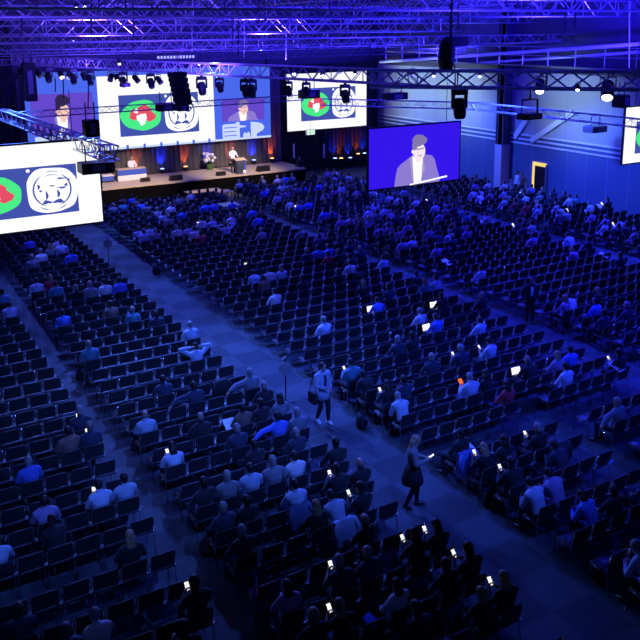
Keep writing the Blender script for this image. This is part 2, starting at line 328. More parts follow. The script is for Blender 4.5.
bs = MB().box(xs0, hwm, -.027, -.015, 0, .14); bs.build('bottom_strip', M['e_pale'], o)
ic = MB()
for k in range(7): ic.box(xs0+.5+k*1.15, xs0+.66+k*1.15, -.034, -.028, .0, .26)
ic.build('strip_icons', M['e_sky'], o)
# exit sign and pale strips standing in for lit door gaps under the right slide screen
p = aty(310.5, 132.2, 51.9)
e = empty('exit_sign', p); tag(e, 'small lit exit sign under the slide screen right of the stage', 'sign')
MB().box(-.36, .36, -.04, .1, -.2, .2).build('housing', M['white'], e)
MB().box(-.33, .33, -.055, -.041, -.17, .17).build('lit_panel', M['e_exit'], e)
MB().box(-.08, -.02, -.062, -.056, -.1, .05).box(-.07, -.03, -.062, -.056, .06, .11).box(.03, .2, -.062, -.056, -.03, .02).box(-.14, -.09, -.062, -.056, -.13, -.04).build('pictogram', M['e_exg'], e)
MB().tube([(0, .04, .19), (0, .04, .9)], .012, 5).build('rod', M['cable'], e)
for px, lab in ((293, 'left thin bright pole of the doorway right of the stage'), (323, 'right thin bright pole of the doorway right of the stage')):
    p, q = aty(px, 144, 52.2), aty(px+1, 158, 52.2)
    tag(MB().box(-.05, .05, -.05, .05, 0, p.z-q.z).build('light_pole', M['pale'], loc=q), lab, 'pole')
# ------------------------------------------------------------------ things on the stage
def lectern(p):
    o = empty('lectern', p); o.scale = (.72, .72, .9); tag(o, 'lectern with blue crest panel on stage in front of speaker', 'lectern')
    MB().box(-.45, .45, -.3, .3, 0, .06).build('base', M['white'], o)
    MB().loft([((0, 0, .06), (.5, .5, 0), (-.36, .36, 0)), ((0, 0, 1.02), (.56, .56, 0), (-.4, .4, 0))], n=4).build('body', M['navy'], o)
    MB().box(-.40, .40, -.405, -.385, .3, 1.0).build('front_panel', M['blue'], o)
    MB().box(-.40, .40, -.41, -.387, .08, .3).build('foot_panel', M['white'], o)
    cr = MB(); cr.add([(-.16, -.42, .95), (.16, -.42, .95), (.16, -.42, .66), (0, -.42, .5), (-.16, -.42, .66), (-.16, -.41, .95), (.16, -.41, .95), (.16, -.41, .66), (0, -.41, .5), (-.16, -.41, .66)], [(0, 1, 2, 3, 4), (9, 8, 7, 6, 5)]+[(i, (i+1) % 5, (i+1) % 5+5, i+5) for i in range(5)]); cr.build('crest', M['white'], o)
    MB().obox((0, -.02, 1.06), (.52, 0, 0), (0, .36, .07), (0, -.006, .02)).build('top', M['tan'], o)
    MB().tube([(.1, .15, 1.08), (.1, .05, 1.3), (.1, .14, 1.42)], .012, 6).ball((.1, .16, 1.44), .03).build('microphone', M['bsteel'], o)
lp = at(240.5, 173.5, 1.0); lectern(lp)
tp = at(121.5, 175, 1.0); tp.y = min(max(tp.y, 49.8), 51)
t = empty('panel_table', tp); tag(t, 'long panel table with blue and white front at the left of the stage', 'table'); t.scale = (.62, .8, 1)
MB().box(-1.5, 1.5, -.35, .35, .72, .77).build('tabletop', M['tan'], t)
MB().box(-1.5, 1.5, -.34, -.3, .36, .72).build('blue_front', M['blue'], t)
MB().box(-1.52, 1.52, -.36, -.3, 0.02, .36).build('white_front', M['white'], t)
for x in (-1.4, 1.4):
    for y in (-.25, .28): MB().box(x-.03, x+.03, y-.03, y+.03, 0, .72).build('leg', M['bsteel'], t)
t = empty('side_table', tp+V((-1.55, .1, 0))); tag(t, 'low white table end left of the panel table on stage', 'table'); t.scale = (.8, .8, 1)
MB().box(-.5, .5, -.35, .35, .4, .46).build('tabletop', M['white'], t); MB().box(-.46, .46, -.34, -.3, .1, .4).build('front', M['blue'], t)
for x in (-.44, .44): MB().box(x-.03, x+.03, -.28, .28, 0, .4).build('leg', M['bsteel'], t)
fp = at(187.5, 161.5, 1.0); fp.y = min(fp.y, 51.9); fp.z = 1.0
f = empty('flower_arrangement', fp); tag(f, 'white flower arrangement in a pot at the back of stage', 'flowers')
MB().loft([((0, 0, 0), (.2, 0, 0), (0, .2, 0)), ((0, 0, .4), (.26, 0, 0), (0, .26, 0))], n=12).build('pot', M['leaf'], f)
lv = MB()
for i in range(26):
    a = R.random()*6.28; rr = .15+R.random()*.4; z = .45+R.random()*.3; p0 = V((0, 0, .38)); p1 = V((rr*math.cos(a), rr*math.sin(a), z)); n = (p1-p0).cross(V((0, 0, 1))).normalized()*.06
    mid = (p0+p1)/2+V((0, 0, .08)); lv.add([p0, mid+n, p1, mid-n, mid+V((0, 0, -.012))], [(0, 1, 2, 3), (0, 1, 4), (1, 2, 4), (2, 3, 4), (3, 0, 4)])
lv.build('leaves', M['leaf'], f)
bl = MB()
for i in range(24): bl.ball((R.uniform(-.4, .4), R.uniform(-.3, .3), .6+R.random()*.5), .11, n=8, m=5)
bl.build('blossoms', M['white'], f)
for px, py, lab, sc_ in ((178, 181, 'dark floor monitor at the stage front, left of centre', .55), (221, 175.5, 'small dark floor monitor at the stage front before the lectern', .42), (263, 171, 'black wedge monitor on the stage right of the lectern', .6), (145, 181.5, 'small dark floor monitor at the stage front near the panel table', .4)):
    p = at(px, py, 1.0); p.y = max(p.y, SY0+.5)
    o = empty('stage_monitor', p); tag(o, lab, 'loudspeaker')
    o.scale = (sc_,)*3
    MB().add([(-.75, -.4, 0), (.75, -.4, 0), (.75, .4, 0), (-.75, .4, 0), (-.7, -.38, .62), (.7, -.38, .62), (.7, .1, .62), (-.7, .1, .62)], [(3,2,1,0),(4,5,6,7),(0,1,5,4),(1,2,6,5),(2,3,7,6),(3,0,4,7)]).build('cabinet', M['bsteel'], o)
    MB().obox((0, .262, .33), (.66, 0, 0), (0, .14, -.29), (0, .006, .004)).build('grille', M['steel'], o)
# front tables near the stage
for px, py, w_, d_, lab in ((203, 190.5, 1.1, .4, 'tan table nearest the stage, longest of the lit tables in the seating'), (222, 191, .55, .4, 'short tan table beside the longest lit table in the seating'), (228.5, 204, .5, .5, 'tan table end lower right of the other lit tables')):
    p = at(px, py, .75); o = empty('work_table', (p.x, p.y, 0)); tag(o, lab, 'table')
    MB().box(-w_, w_, -d_, d_, .71, .75).build('tabletop', M['tan'], o)
    for x in (-w_+.06, w_-.06):
        for y in (-d_+.05, d_-.05): MB().tube([(x, y, 0), (x, y, .71)], .025, 6).build('leg', M['bsteel'], o)
# ------------------------------------------------------------------ trusses
def truss(p0, p1, size, label, m='alu', bay=None, rc=None, name='lighting_truss', tri=False):
    p0, p1 = V(p0), V(p1); d = (p1-p0); L = d.length; d.normalize(); s_ = d.cross(V((0, 0, 1))).normalized(); u = s_.cross(d).normalized(); h = size/2
    o = empty(name, (p0+p1)/2); tag(o, label, 'truss'); c0 = (p0+p1)/2
    rc = rc or size*.06; bay = bay or size
    cs = [(s_*a*h+u*b*h) for a, b in ((-1, -1), (1, -1), (1, 1), (-1, 1))]
    for q in cs: MB().tube([p0+q-c0, p1+q-c0], rc, 6).build('chord', M[m], o)
    lat = MB(); n = max(2, int(L/bay))
    for i in range(n):
        a0, a1 = p0+d*(L*i/n)-c0, p0+d*(L*(i+1)/n)-c0
        for k in range(4):
            k2 = (k+1) % 4; q, q2 = (cs[k], cs[k2]) if i % 2 else (cs[k2], cs[k])
            lat.tube([a0+q, a1+q2], rc*.55, 4, cap=False)
        if i % 4 == 0:
            for k in range(4): lat.tube([a0+cs[k], a0+cs[(k+1) % 4]], rc*.6, 4, cap=False)
    lat.build('lattice', M[m], o); return o
zt1 = 8.75
t1a, t1b = at(9, 59.5, zt1), at(425, 78.5, zt1)
t1a.y = min(t1a.y, 51.2)
truss(t1a, t1b, .46, 'long bright truss carrying the stage lights, from left edge to the middle', 'tru', bay=.5, rc=.038)
t2a, t2b = at(372, 78.5, 8.8), at(668, 81, 8.8)
truss(t2a, t2b, .5, 'heavy blue-lit truss crossing the right half above the violet screen', 'alu', bay=.62, rc=.05)
t3a, t3b = at(2, 114, 7.), at(112, 154, 7.)
truss(t3a, t3b, .4, 'truss slanting down over the wide stage screen to the left slide screen', bay=.42, rc=.03)
t4a, t4b = at(20, 115, 7.), at(302, 97.5, 7.)
truss(t4a, t4b, .26, 'thin truss crossing in front of the wide stage screen', 'steel', bay=.36)
t5a, t5b = at(322, 102, 7.), at(474, 106, 7.)
truss(t5a, t5b, .3, 'thin blue-lit truss behind the violet screen, right of the slide screen', 'alu', bay=.4)
t6a, t6b = at(474, 106, 7.), at(655, 125, 7.)
truss(t6a, t6b, .3, 'thin blue-lit truss running along the right wall towards the right slide screen', 'alu', bay=.4)
roof = [(22, 11.25, .7), (29, 11.2, .75), (36, 11.0, .8), (43, 10.55, .8), (50, 9.6, .42), (47, 10.0, .5), (45, 9.3, .3), (39, 9.05, .26), (33, 9.75, .4)]
for i, (Y, z, s_) in enumerate(roof):
    truss((-12, Y, z), (35.6, Y, z), s_, '%s roof truss back from the camera, spanning the hall under the ceiling' % ordw(sorted(r[0] for r in roof).index(Y)+1), 'alu' if i not in (4, 7) else 'steel', bay=s_*1.1, rc=s_*.05, name='roof_truss')
for i, x in enumerate((5, 12.5, 20, 27.5, 33.5)):
    truss((x, 18, 11.9), (x, 52.5, 11.9), .5, 'lengthwise roof truss under the ceiling, %s from the left' % ordw(i+1), 'steel', bay=.7, name='roof_truss')
# beams and catwalk rails along the right wall
for i, (a, b_, r_) in enumerate((((380, 62, 34), (640, 44, 34), .1), ((480, 63, 35), (640, 52, 35), .08), ((395, 52, 33), (560, 40, 33), .07))):
    p, q = atx(a[0], a[1], a[2]), atx(b_[0], b_[1], b_[2])
    tag(MB().tube([p, q], r_, 8).build('sloping_pipe', M['pale' if i < 2 else 'steel']), 'sloping pipe high on the right wall, %s of three' % ('lower pale' , 'middle pale', 'topmost thin')[i].replace('of three', ''), 'pipe')
cw = empty('catwalk', (35.2, 35, 8.2)); tag(cw, 'steel catwalk with railing high along the right wall', 'catwalk')
MB().box(-.5, .7, -15, 15, -.08, 0).build('deck', M['steel'], cw)
rl = MB()
for z in (.55, 1.05): rl.tube([(-.48, -15, z), (-.48, 15, z)], .03, 6)
rl.build('rail', M['alu'], cw)
po = MB()
for k in range(16): po.tube([(-.48, -15+2*k, 0), (-.48, -15+2*k, 1.05)], .03, 6)
po.build('railing_post', M['alu'], cw)
# ------------------------------------------------------------------ rig fixtures
def moving_head(p, s_, label, lit=None, tilt=0.):
    o = empty('moving_head_light', p); o.scale = (s_,)*3; tag(o, label, 'stage light')
    MB().box(-.2, .2, -.16, .16, -.14, 0).box(-.05, .05, -.05, .05, 0, .12).build('base', M['bsteel'], o)
    MB().box(-.27, -.22, -.06, .06, -.56, -.1).box(.22, .27, -.06, .06, -.56, -.1).box(-.27, .27, -.07, .07, -.17, -.13).build('yoke', M['bsteel'], o)
    c_, s2 = math.cos(tilt), math.sin(tilt); D = V((0, -s2, -c_)); A = V((1, 0, 0)); B = D.cross(A); c0 = V((0, 0, -.5))
    MB().loft([(c0-D*.24, A*.1, B*.1), (c0-D*.2, A*.17, B*.17), (c0, A*.2, B*.2), (c0+D*.26, A*.19, B*.19), (c0+D*.38, A*.15, B*.15)], n=14).build('head', M['bsteel'], o, smooth=False)
    MB().loft([(c0+D*.375, A*.13, B*.13), (c0+D*.40, A*.11, B*.11)], n=14).build('lens', M[lit or 'steel'], o)
    return o
def par_can(p, s_, label, lit=None, tilt=.7, pan=0.):
    o = empty('par_can', p, pan); o.scale = (s_,)*3; tag(o, label, 'stage light')
    MB().tube([(-.16, 0, -.28), (-.16, 0, -.03), (.16, 0, -.03), (.16, 0, -.28)], .018, 6).tube([(0, 0, -.03), (0, 0, .1)], .02, 6).build('yoke', M['bsteel'], o)
    D = V((0, -math.sin(tilt), -math.cos(tilt))); A = V((1, 0, 0)); B = D.cross(A); c0 = V((0, 0, -.28))
    MB().loft([(c0-D*.2, A*.08, B*.08), (c0-D*.14, A*.13, B*.13), (c0+D*.22, A*.14, B*.14)], n=12).build('can', M['bsteel'], o)
    MB().loft([(c0+D*.215, A*.12, B*.12), (c0+D*.235, A*.11, B*.11)], n=12).build('lens', M[lit or 'steel'], o)
    return o
def on_line(px, a, b):     # point of segment a-b seen at image column px
    lo, hi = 0., 1.
    for _ in range(40):
        m_ = (lo+hi)/2
        if (pj(a.lerp(b, m_))[0] < px): lo = m_
        else: hi = m_
    return a.lerp(b, lo)
k = 0
for px, big, lit in ((20, 0, 0), (27, 0, 0), (31, 0, 'e_warm'), (37, 0, 0), (47, 1, 0), (60, 0, 'e_warm'), (68, 0, 'e_lampb'), (72, 1, 0), (83, 0, 0), (89, 1, 0), (110, 0, 0), (116, 0, 'e_warm'), (122, 1, 0), (135, 0, 0), (150, 1, 0), (158, 0, 0), (172, 0, 0), (201, 2, 0), (219, 1, 0), (245, 2, 0), (251, 2, 0), (288, 1, 0), (306, 1, 0), (345, 2, 0)):
    k += 1
    p = on_line(px, t1a, t1b)-V((0, 0, .33)); w_ = pj(p)[2]
    if big == 2: moving_head(p, .82*w_/32, '%s light from the left under the long bright truss, a large moving head' % ordw(k), lit or None, .3)
    elif big == 1: moving_head(p, .75*w_/36, '%s light from the left under the long bright truss, a small moving head' % ordw(k), lit or None, .5)
    else: par_can(p, .9*w_/36, '%s light from the left under the long bright truss, a can lamp' % ordw(k), lit or None, .8, R.uniform(-.6, .6))
k = 0
for px, py, lit, s_ in ((294, 66.5, 'e_lamp', .8), (322.5, 67.5, 'e_lamp', .9), (340, 67.5, 'e_lampb', .6), (355, 68, 'e_lamp', .7), (388, 69, 'e_lamp', .6), (413, 68, 'e_lampb', .8), (434, 69.5, 'e_lamp', .7), (480, 70, 'e_lamp', .7), (540.5, 75.5, 'e_lamp', 1.7), (578, 82.5, 'e_lamp', .8), (608.5, 76, 'e_lamp', 2.3), (266, 58, 'e_warm', .8), (119, 57.5, 'e_warm', .7), (199, 59, 'e_lamp', .6), (73, 36.2, 'e_lampb', .5), (76, 1.5, 'e_lamp', .7), (84, 1, 'e_lamp', .6)):
    k += 1; p = at(px, py, 8.9) if py > 60 else aty(px, py, 34)
    if p.length > 60 or p.y < 0: p = aty(px, py, 30)
    o = par_can(p, 1., '%s of the shining lamps on the rig, counted left to right' % '', lit); w_ = pj(p)[2]
    o['px'] = px; o.scale = (s_*w_/40,)*3
    dv = (V((0, 0, H))-p); o.rotation_euler = (0, 0, math.atan2(dv.x, -dv.y))
lit_ = sorted([o for o in col.objects if o.name.startswith('par_can') and 'px' in o.keys()], key=lambda o: o['px'])
for i, o in enumerate(lit_): o['label'] = '%s of the bright shining lamps on the rig, counted from the left' % ordw(i+1); del o['px']
def dbox(px, py, Y, w_, h_, d_, name, label, cat, m='bsteel', extra=True):
    p = aty(px, py, Y); o = empty(name, p); tag(o, label, cat)
    MB().rpad(w_, h_, d_, min(w_, h_)*.12, org=(0, 0, 0), X=(1, 0, 0), Y=(0, 0, 1), ins=.02).build('housing', M[m], o)
    if extra:
        MB().box(-w_*.2, w_*.2, -d_/2-.05, -d_/2+.01, -h_*.3, h_*.3).build('grille', M['steel'], o)
        MB().tube([(-w_*.3, 0, h_*.48), (-w_*.3, 0, h_*.5+.5)], .02, 5).tube([(w_*.3, 0, h_*.48), (w_*.3, 0, h_*.5+.5)], .02, 5).build('hanger', M['cable'], o)
    return o
la = aty(179, 88, 30); la0 = empty('line_array', la); tag(la0, 'black line array loudspeaker stack hanging before the centre slide', 'loudspeaker')
for k in range(6):
    MB().rpad(.62, .19, .5, .03, org=(.03*k-.05, -.05*math.sin(k*.3), .52-.2*k), X=(1, 0, 0), Y=(0, math.sin(-.06*k), math.cos(.06*k)), ins=.015).build('cabinet', M['bsteel'], la0)
MB().tube([(0, 0, .6), (0, 0, 1.4)], .02, 5).build('hanger', M['cable'], la0)
dbox(166, 107.5, 32, .8, .28, .4, 'projector', 'dark projector left of the line array before the centre slide', 'projector')
dbox(182, 107.5, 32, .5, .28, .4, 'projector', 'short dark projector under the line array before the centre slide', 'projector')
dbox(91, 128, 24, .42, .5, .4, 'projector', 'black projector hanging above the slanting truss near the left screen', 'projector')
dbox(96, 167, 23.5, .95, .32, .6, 'projector', 'long dark projector hanging at the left slide screen corner', 'projector')
dbox(595, 129, 30, 1.1, .34, .7, 'projector', 'dark projector on an open frame before the right wall', 'projector', 'steel')
dbox(621, 101, 22, .5, .5, .5, 'projector', 'blue-lit projector beside the top of the right slide screen', 'projector')
dbox(309, 94, 34, .95, .4, .5, 'projector', 'dark projector hanging before the right slide screen', 'projector')
dbox(125, 85, 34, .42, .16, .2, 'spot_camera', 'small curved black device before the centre slide', 'camera')
dbox(29.5, 82, 36, .5, 1.6, .4, 'line_array', 'tall dark loudspeaker at the left edge of the wide stage screen', 'loudspeaker')
dbox(395, 96, 30, 1.1, .3, .5, 'projector', 'dark projector with lit underside behind the violet screen', 'projector')
# hoist bag, big moving heads and framed flood light on the right truss
hb = on_line(447, t2a, t2b)+V((0, 0, .75)); o = empty('chain_hoist', hb); tag(o, 'bulky black chain hoist with bag above the right truss', 'hoist')
MB().loft([((-.05, 0, -.45), (.2, 0, 0), (0, .2, 0)), ((-.05, 0, -.1), (.27, 0, 0), (0, .25, 0)), ((-.0, 0, .35), (.25, 0, 0), (0, .22, 0)), ((.05, 0, .5), (.16, 0, 0), (0, .15, 0))], n=12).build('chain_bag', M['bsteel'], o)
MB().rpad(.75, .3, .3, .06, org=(.35, 0, .38), X=(1, 0, 0), Y=(0, 0, 1), ins=.03).build('motor', M['bsteel'], o)
MB().tube([(.12, 0, .5), (.12, 0, 3.)], .03, 6).tube([(.3, 0, -.5), (.12, 0, .3)], .02, 5).build('chain', M['cable'], o)
moving_head(on_line(460, t2a, t2b)-V((0, 0, .3)), 1.02, 'largest moving head light, hanging above the violet screen', None, .15)
o = empty('flood_light', on_line(531, t2a, t2b)-V((0, 0, .3))); tag(o, 'flood light in a square frame hanging under the right truss', 'stage light')
MB().tube([(0, 0, .1), (0, 0, -.28)], .03, 6).tube([(-.33, 0, -.75), (-.3, 0, -.28), (.3, 0, -.28), (.33, 0, -.75)], .035, 6).build('yoke', M['bsteel'], o)
MB().rpad(.74, .18, .4, .04, org=(0, 0, -.78), X=(1, 0, 0), Y=(0, 0, 1), ins=.03).build('lamp_housing', M['bsteel'], o)
MB().box(-.22, .22, -.225, -.2, -.82, -.74).build('lens', M['steel'], o)
# hoist chains and cable drops in the rig
k = 0
for px, y0, y1, Y in ((21, 12, 36, 30), (91, 0, 34, 30), (133, 0, 55, 34), (232, 5, 55, 34), (238, 5, 55, 34), (259, 0, 22, 30), (265, 0, 22, 30), (192, 22, 52, 40), (244, 22, 58, 42), (286, 24, 60, 42), (370, 45, 80, 30), (450, 5, 44, 26), (458, 5, 28, 26), (575, 0, 30, 24), (565, 0, 30, 24), (629, 0, 68, 24), (63, 78, 98, 34), (88, 72, 108, 34), (55, 78, 92, 34)):
    k += 1; p, q = aty(px, y0, Y), aty(px, y1, Y); p.z = min(p.z, ZC-.02)
    tag(MB().tube([p, (p+q)/2+V((.02, 0, 0)), q], .035 if k < 16 else .025, 6).build('hanging_cable', M['alu' if px in (192, 244, 286, 629) else 'cable']), 'vertical %s hanging in the roof rig, %s in list from the left' % ('pale cable' if px in (192, 244, 286, 629) else 'black cable', 'x'), 'cable'); col.objects[-1]['px'] = px
cb = sorted([o for o in col.objects if o.name.startswith('hanging_cable') and 'px' in o.keys()], key=lambda o: o['px'])
for i, o in enumerate(cb): o['label'] = '%s hanging cable from the left among those dropping from the roof rig' % ordw(i+1); del o['px']
# white LED bar near the top centre-left
p = aty(176, 57, 38); o = empty('led_bar', p); tag(o, 'pinkish white striped light bar high above the centre slide', 'stage light')
MB().box(-1.0, 1.0, -.06, .06, -.08, .08).build('housing', M['steel'], o)
for k in range(12): MB().box(-.95+k*.16, -.86+k*.16, -.075, -.061, -.06, .06).build('cell', M['e_lampb'], o)
# uplights behind the stage
UP = [(138, 168, 'o'), (163.5, 167, 'b'), (187, 163, 'o'), (210, 162.5, 'b'), (233.5, 161, 'o'), (255.5, 158.5, 'b'), (273.5, 156.5, 'o'), (337, 161, 'b'), (343, 161, 'o'), (352, 160.5, 'b'), (360, 156.5, 'o'), (366.5, 156, 'b')]
def spot(loc, to, energy, c, ang, blend=.6, rad=.1, name='spot'):
    l = bpy.data.lights.new(name, 'SPOT'); l.energy = energy; l.color = c; l.spot_size = math.radians(ang); l.spot_blend = blend; l.shadow_soft_size = rad
    o = bpy.data.objects.new(name, l); col.objects.link(o); o.location = loc; o.rotation_euler = (V(to)-V(loc)).to_track_quat('-Z', 'Y').to_euler(); return o
for i, (px, py, cc) in enumerate(UP):
    p = aty(px, py, 52.0); base = 1.0
    zt_ = base
    if px > 280: zt_ = p.z-.12
    o = empty('uplight', (p.x, 52.25, zt_)); tag(o, '%s uplight from the left, glowing %s on the drape' % (ordw(i+1), 'orange' if cc == 'o' else 'blue'), 'stage light')
    MB().loft([((0, 0, .06), (.13, 0, 0), (0, .13, 0)), ((0, 0, .3), (.16, 0, 0), (0, .16, 0))], n=12).build('can', M['bsteel'], o)
    MB().loft([((0, 0, .3), (.14, 0, 0), (0, .14, 0)), ((0, 0, .325), (.13, 0, 0), (0, .13, 0))], n=12).build('lens', M['e_or' if cc == 'o' else 'e_bl'], o)
    st_ = MB().box(-.14, .14, -.14, .14, 0, .06)
    if px > 280: st_.tube([(0, 0, 0), (0, 0, -zt_)], .05, 6).box(-.2, .2, -.2, .2, -zt_, -zt_+.03)
    st_.build('stand', M['bsteel'], o)
    spot((p.x, 52.30, zt_+.34), (p.x, 52.56, zt_+1.0), 240 if cc == 'o' else 520, (1, .12, .01) if cc == 'o' else (.01, .03, 1), 66, 1., .05)
# microphone stands in the main aisle
for (px, py), lab in (((109.4, 267.5), 'microphone stand with round number disc, far end of main aisle'), ((286, 405.5), 'microphone stand with round number disc beside the left centre block')):
    p = at(px, py, 0); o = empty('microphone_stand', p); tag(o, lab, 'microphone stand')
    MB().tube([(0, 0, .03), (0, 0, 1.45)], .018, 8).build('pole', M['bsteel'], o)
    b0 = MB()
    for a in (0, 2.09, 4.19): b0.tube([(0, 0, .1), (.3*math.cos(a), .3*math.sin(a), .012)], .012, 6)
    b0.build('base', M['bsteel'], o)
    MB().tube([(-.12, -.06, 1.42), (.03, 0, 1.46), (.1, .03, 1.5)], .02, 8).build('microphone', M['chrome'], o)
    n = (V((0, 0, H))-p); n.z = 0; n.normalize(); s2 = n.cross(V((0, 0, 1)))
    MB().loft([(V((0, 0, 1.12))+n*.03, s2*.19, V((0, 0, .19))), (V((0, 0, 1.12))+n*.045, s2*.19, V((0, 0, .19)))], n=24).build('number_disc', M['disc'], o)
# ------------------------------------------------------------------ chairs
def chair_meshes():
    d = {}
    d['seat'] = MB().rpad(.46, .43, .045, .05, org=(0, .02, .445), X=(1, 0, 0), Y=(0, 1, -.02), bow=.006, ins=.014).mesh('seat', M['seat'], True)
    b = MB(); Yv = V((0, -.17, .98)).normalized()
    b.rpad(.455, .34, .028, .03, org=(0, -.225, .665), X=(1, 0, 0), Y=Yv, bow=-.012, ins=.004); d['backrest'] = b.mesh('backrest', M['back'], False)
    p = V((0, -.225, .665))+Yv*.172
    d['top_edge'] = MB().tube([p+V((-.222, .012, -.004)), p+V((-.1, -.003, .002)), p+V((.1, -.003, .002)), p+V((.222, .012, -.004))], .009, 6).mesh('top_edge', M['edge'], True)
    for k, (sx, sy) in enumerate(((-1, 1), (1, 1), (-1, -1), (1, -1))):
        x = sx*.238
        if sy > 0: pts = [(x, .25, .012), (x, .215, .42), (x, .19, .435)]
        else: pts = [(x, -.26, .012), (x, -.19, .43), (x, -.205, .52), (x*.985, -.255, .81)]
        d['leg%d' % k] = MB().tube(pts, .0115, 7).tube([(pts[0][0], pts[0][1], 0), pts[0]], .015, 7).mesh('leg', M['chrome'], True)
    fr = MB()
    for sx in (-1, 1): fr.tube([(sx*.238, .19, .435), (sx*.238, -.19, .43)], .0115, 7)
    fr.tube([(-.238, .12, .418), (.238, .12, .418)], .01, 6).tube([(-.238, -.14, .418), (.238, -.14, .418)], .01, 6)
    d['frame'] = fr.mesh('frame', M['chrome'], True)
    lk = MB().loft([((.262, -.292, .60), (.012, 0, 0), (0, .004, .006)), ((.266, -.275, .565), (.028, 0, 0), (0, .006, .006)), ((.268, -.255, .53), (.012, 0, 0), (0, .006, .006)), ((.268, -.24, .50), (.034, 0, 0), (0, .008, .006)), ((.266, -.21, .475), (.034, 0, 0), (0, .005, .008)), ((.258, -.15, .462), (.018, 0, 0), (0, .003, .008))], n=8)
    d['linking_bracket'] = lk.mesh('linking_bracket', M['bright'], True)  # linking bracket, enlarged and painted near white in place of metal glints
    return d
CM = chair_meshes()
def chair_proto():
    o = empty('conference_chair', (0, 0, 0)); tag(o, 'x', 'chair')
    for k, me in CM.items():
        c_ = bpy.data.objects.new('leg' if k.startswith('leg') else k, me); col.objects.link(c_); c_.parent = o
    return o
# seat grid -------------------------------------------------------------
PT = .5335; RP = .862
BL = {  # name: (label, first x, step, count, row anchor, ymin, ymax, aisle)
 'A': ('far-left block', 4.42-PT/2, -PT, 10, 20.53, 9, 33, 'left aisle'),
 'B': ('centre-left block', 8.95-PT/2, -PT, 7, 19.63, 6, 45.5, 'main aisle'),
 'C': ('centre block', 11.15+PT/2, PT, 14, 19.45, 6, 46, 'main aisle'),
 'D': ('centre-right block', 20.42+PT/2, PT, 14, 19.6, 8, 46, 'right aisle'),
 'E': ('far-right block', 30.45+PT/2, PT, 9, 19.7, 17, 45, 'wall-side aisle')}
seats = {}
def cleared(x, y): return (16.6 < x < 20.3 and 44.6 < y < 48) or (17.3 < x < 19 and 40.6 < y < 42.3) or (x > 34.2 and abs(y-cYf) < 1.1)
for bn, (lab, x0, dx, n, ya, y0, y1, ai) in BL.items():
    upp = {'A': .853, 'B': .845}.get(bn, RP); low = dict(A=[19.65, 18.76, 17.87, 16.98, 16.1, 15.23, 14.35, 13.13, 12.2, 11.3, 10.4, 9.5, 8.6], B=[18.72, 17.82, 16.91, 16.0, 15.1, 14.17, 13.18, 12.28, 11.37, 10.5, 9.6, 8.7, 7.8], C=[18.6, 17.78, 16.95, 16.1, 15.3, 14.45, 13.1, 12.3, 11.44, 10.55, 9.65, 8.8, 7.9]).get(bn)
    for k in range(-16, 40):
        yr = ya+upp*k if k >= 0 or not low else (low[-k-1] if -k <= len(low) else -9)
        if not y0 <= yr <= y1: continue
        for i in range(n):
            x, y = x0+dx*i, yr+.245
            if bn == 'C' and i in (6, 7) and yr < 14.9: continue
            if cleared(x, y): continue
            px, py, w_ = pj((x, y, .7))
            if not (-70 < px < 710 and 120 < py < 730): continue
            seats[(bn, k, i)] = dict(x=x, y=y, px=px, py=py, w=w_, inn=(3 < px < 637 and py < 634), occ=None)
base_row = {}
for (bn, k, i), s_ in seats.items():
    if s_['inn']: base_row[bn] = min(base_row.get(bn, 999), k)
def seat_phrase(key):
    bn, k, i = key
    return '%s from %s, %s row up, %s' % (ordw(i+1), BL[bn][7], ordw(max(1, k-base_row[bn]+1)), BL[bn][0])
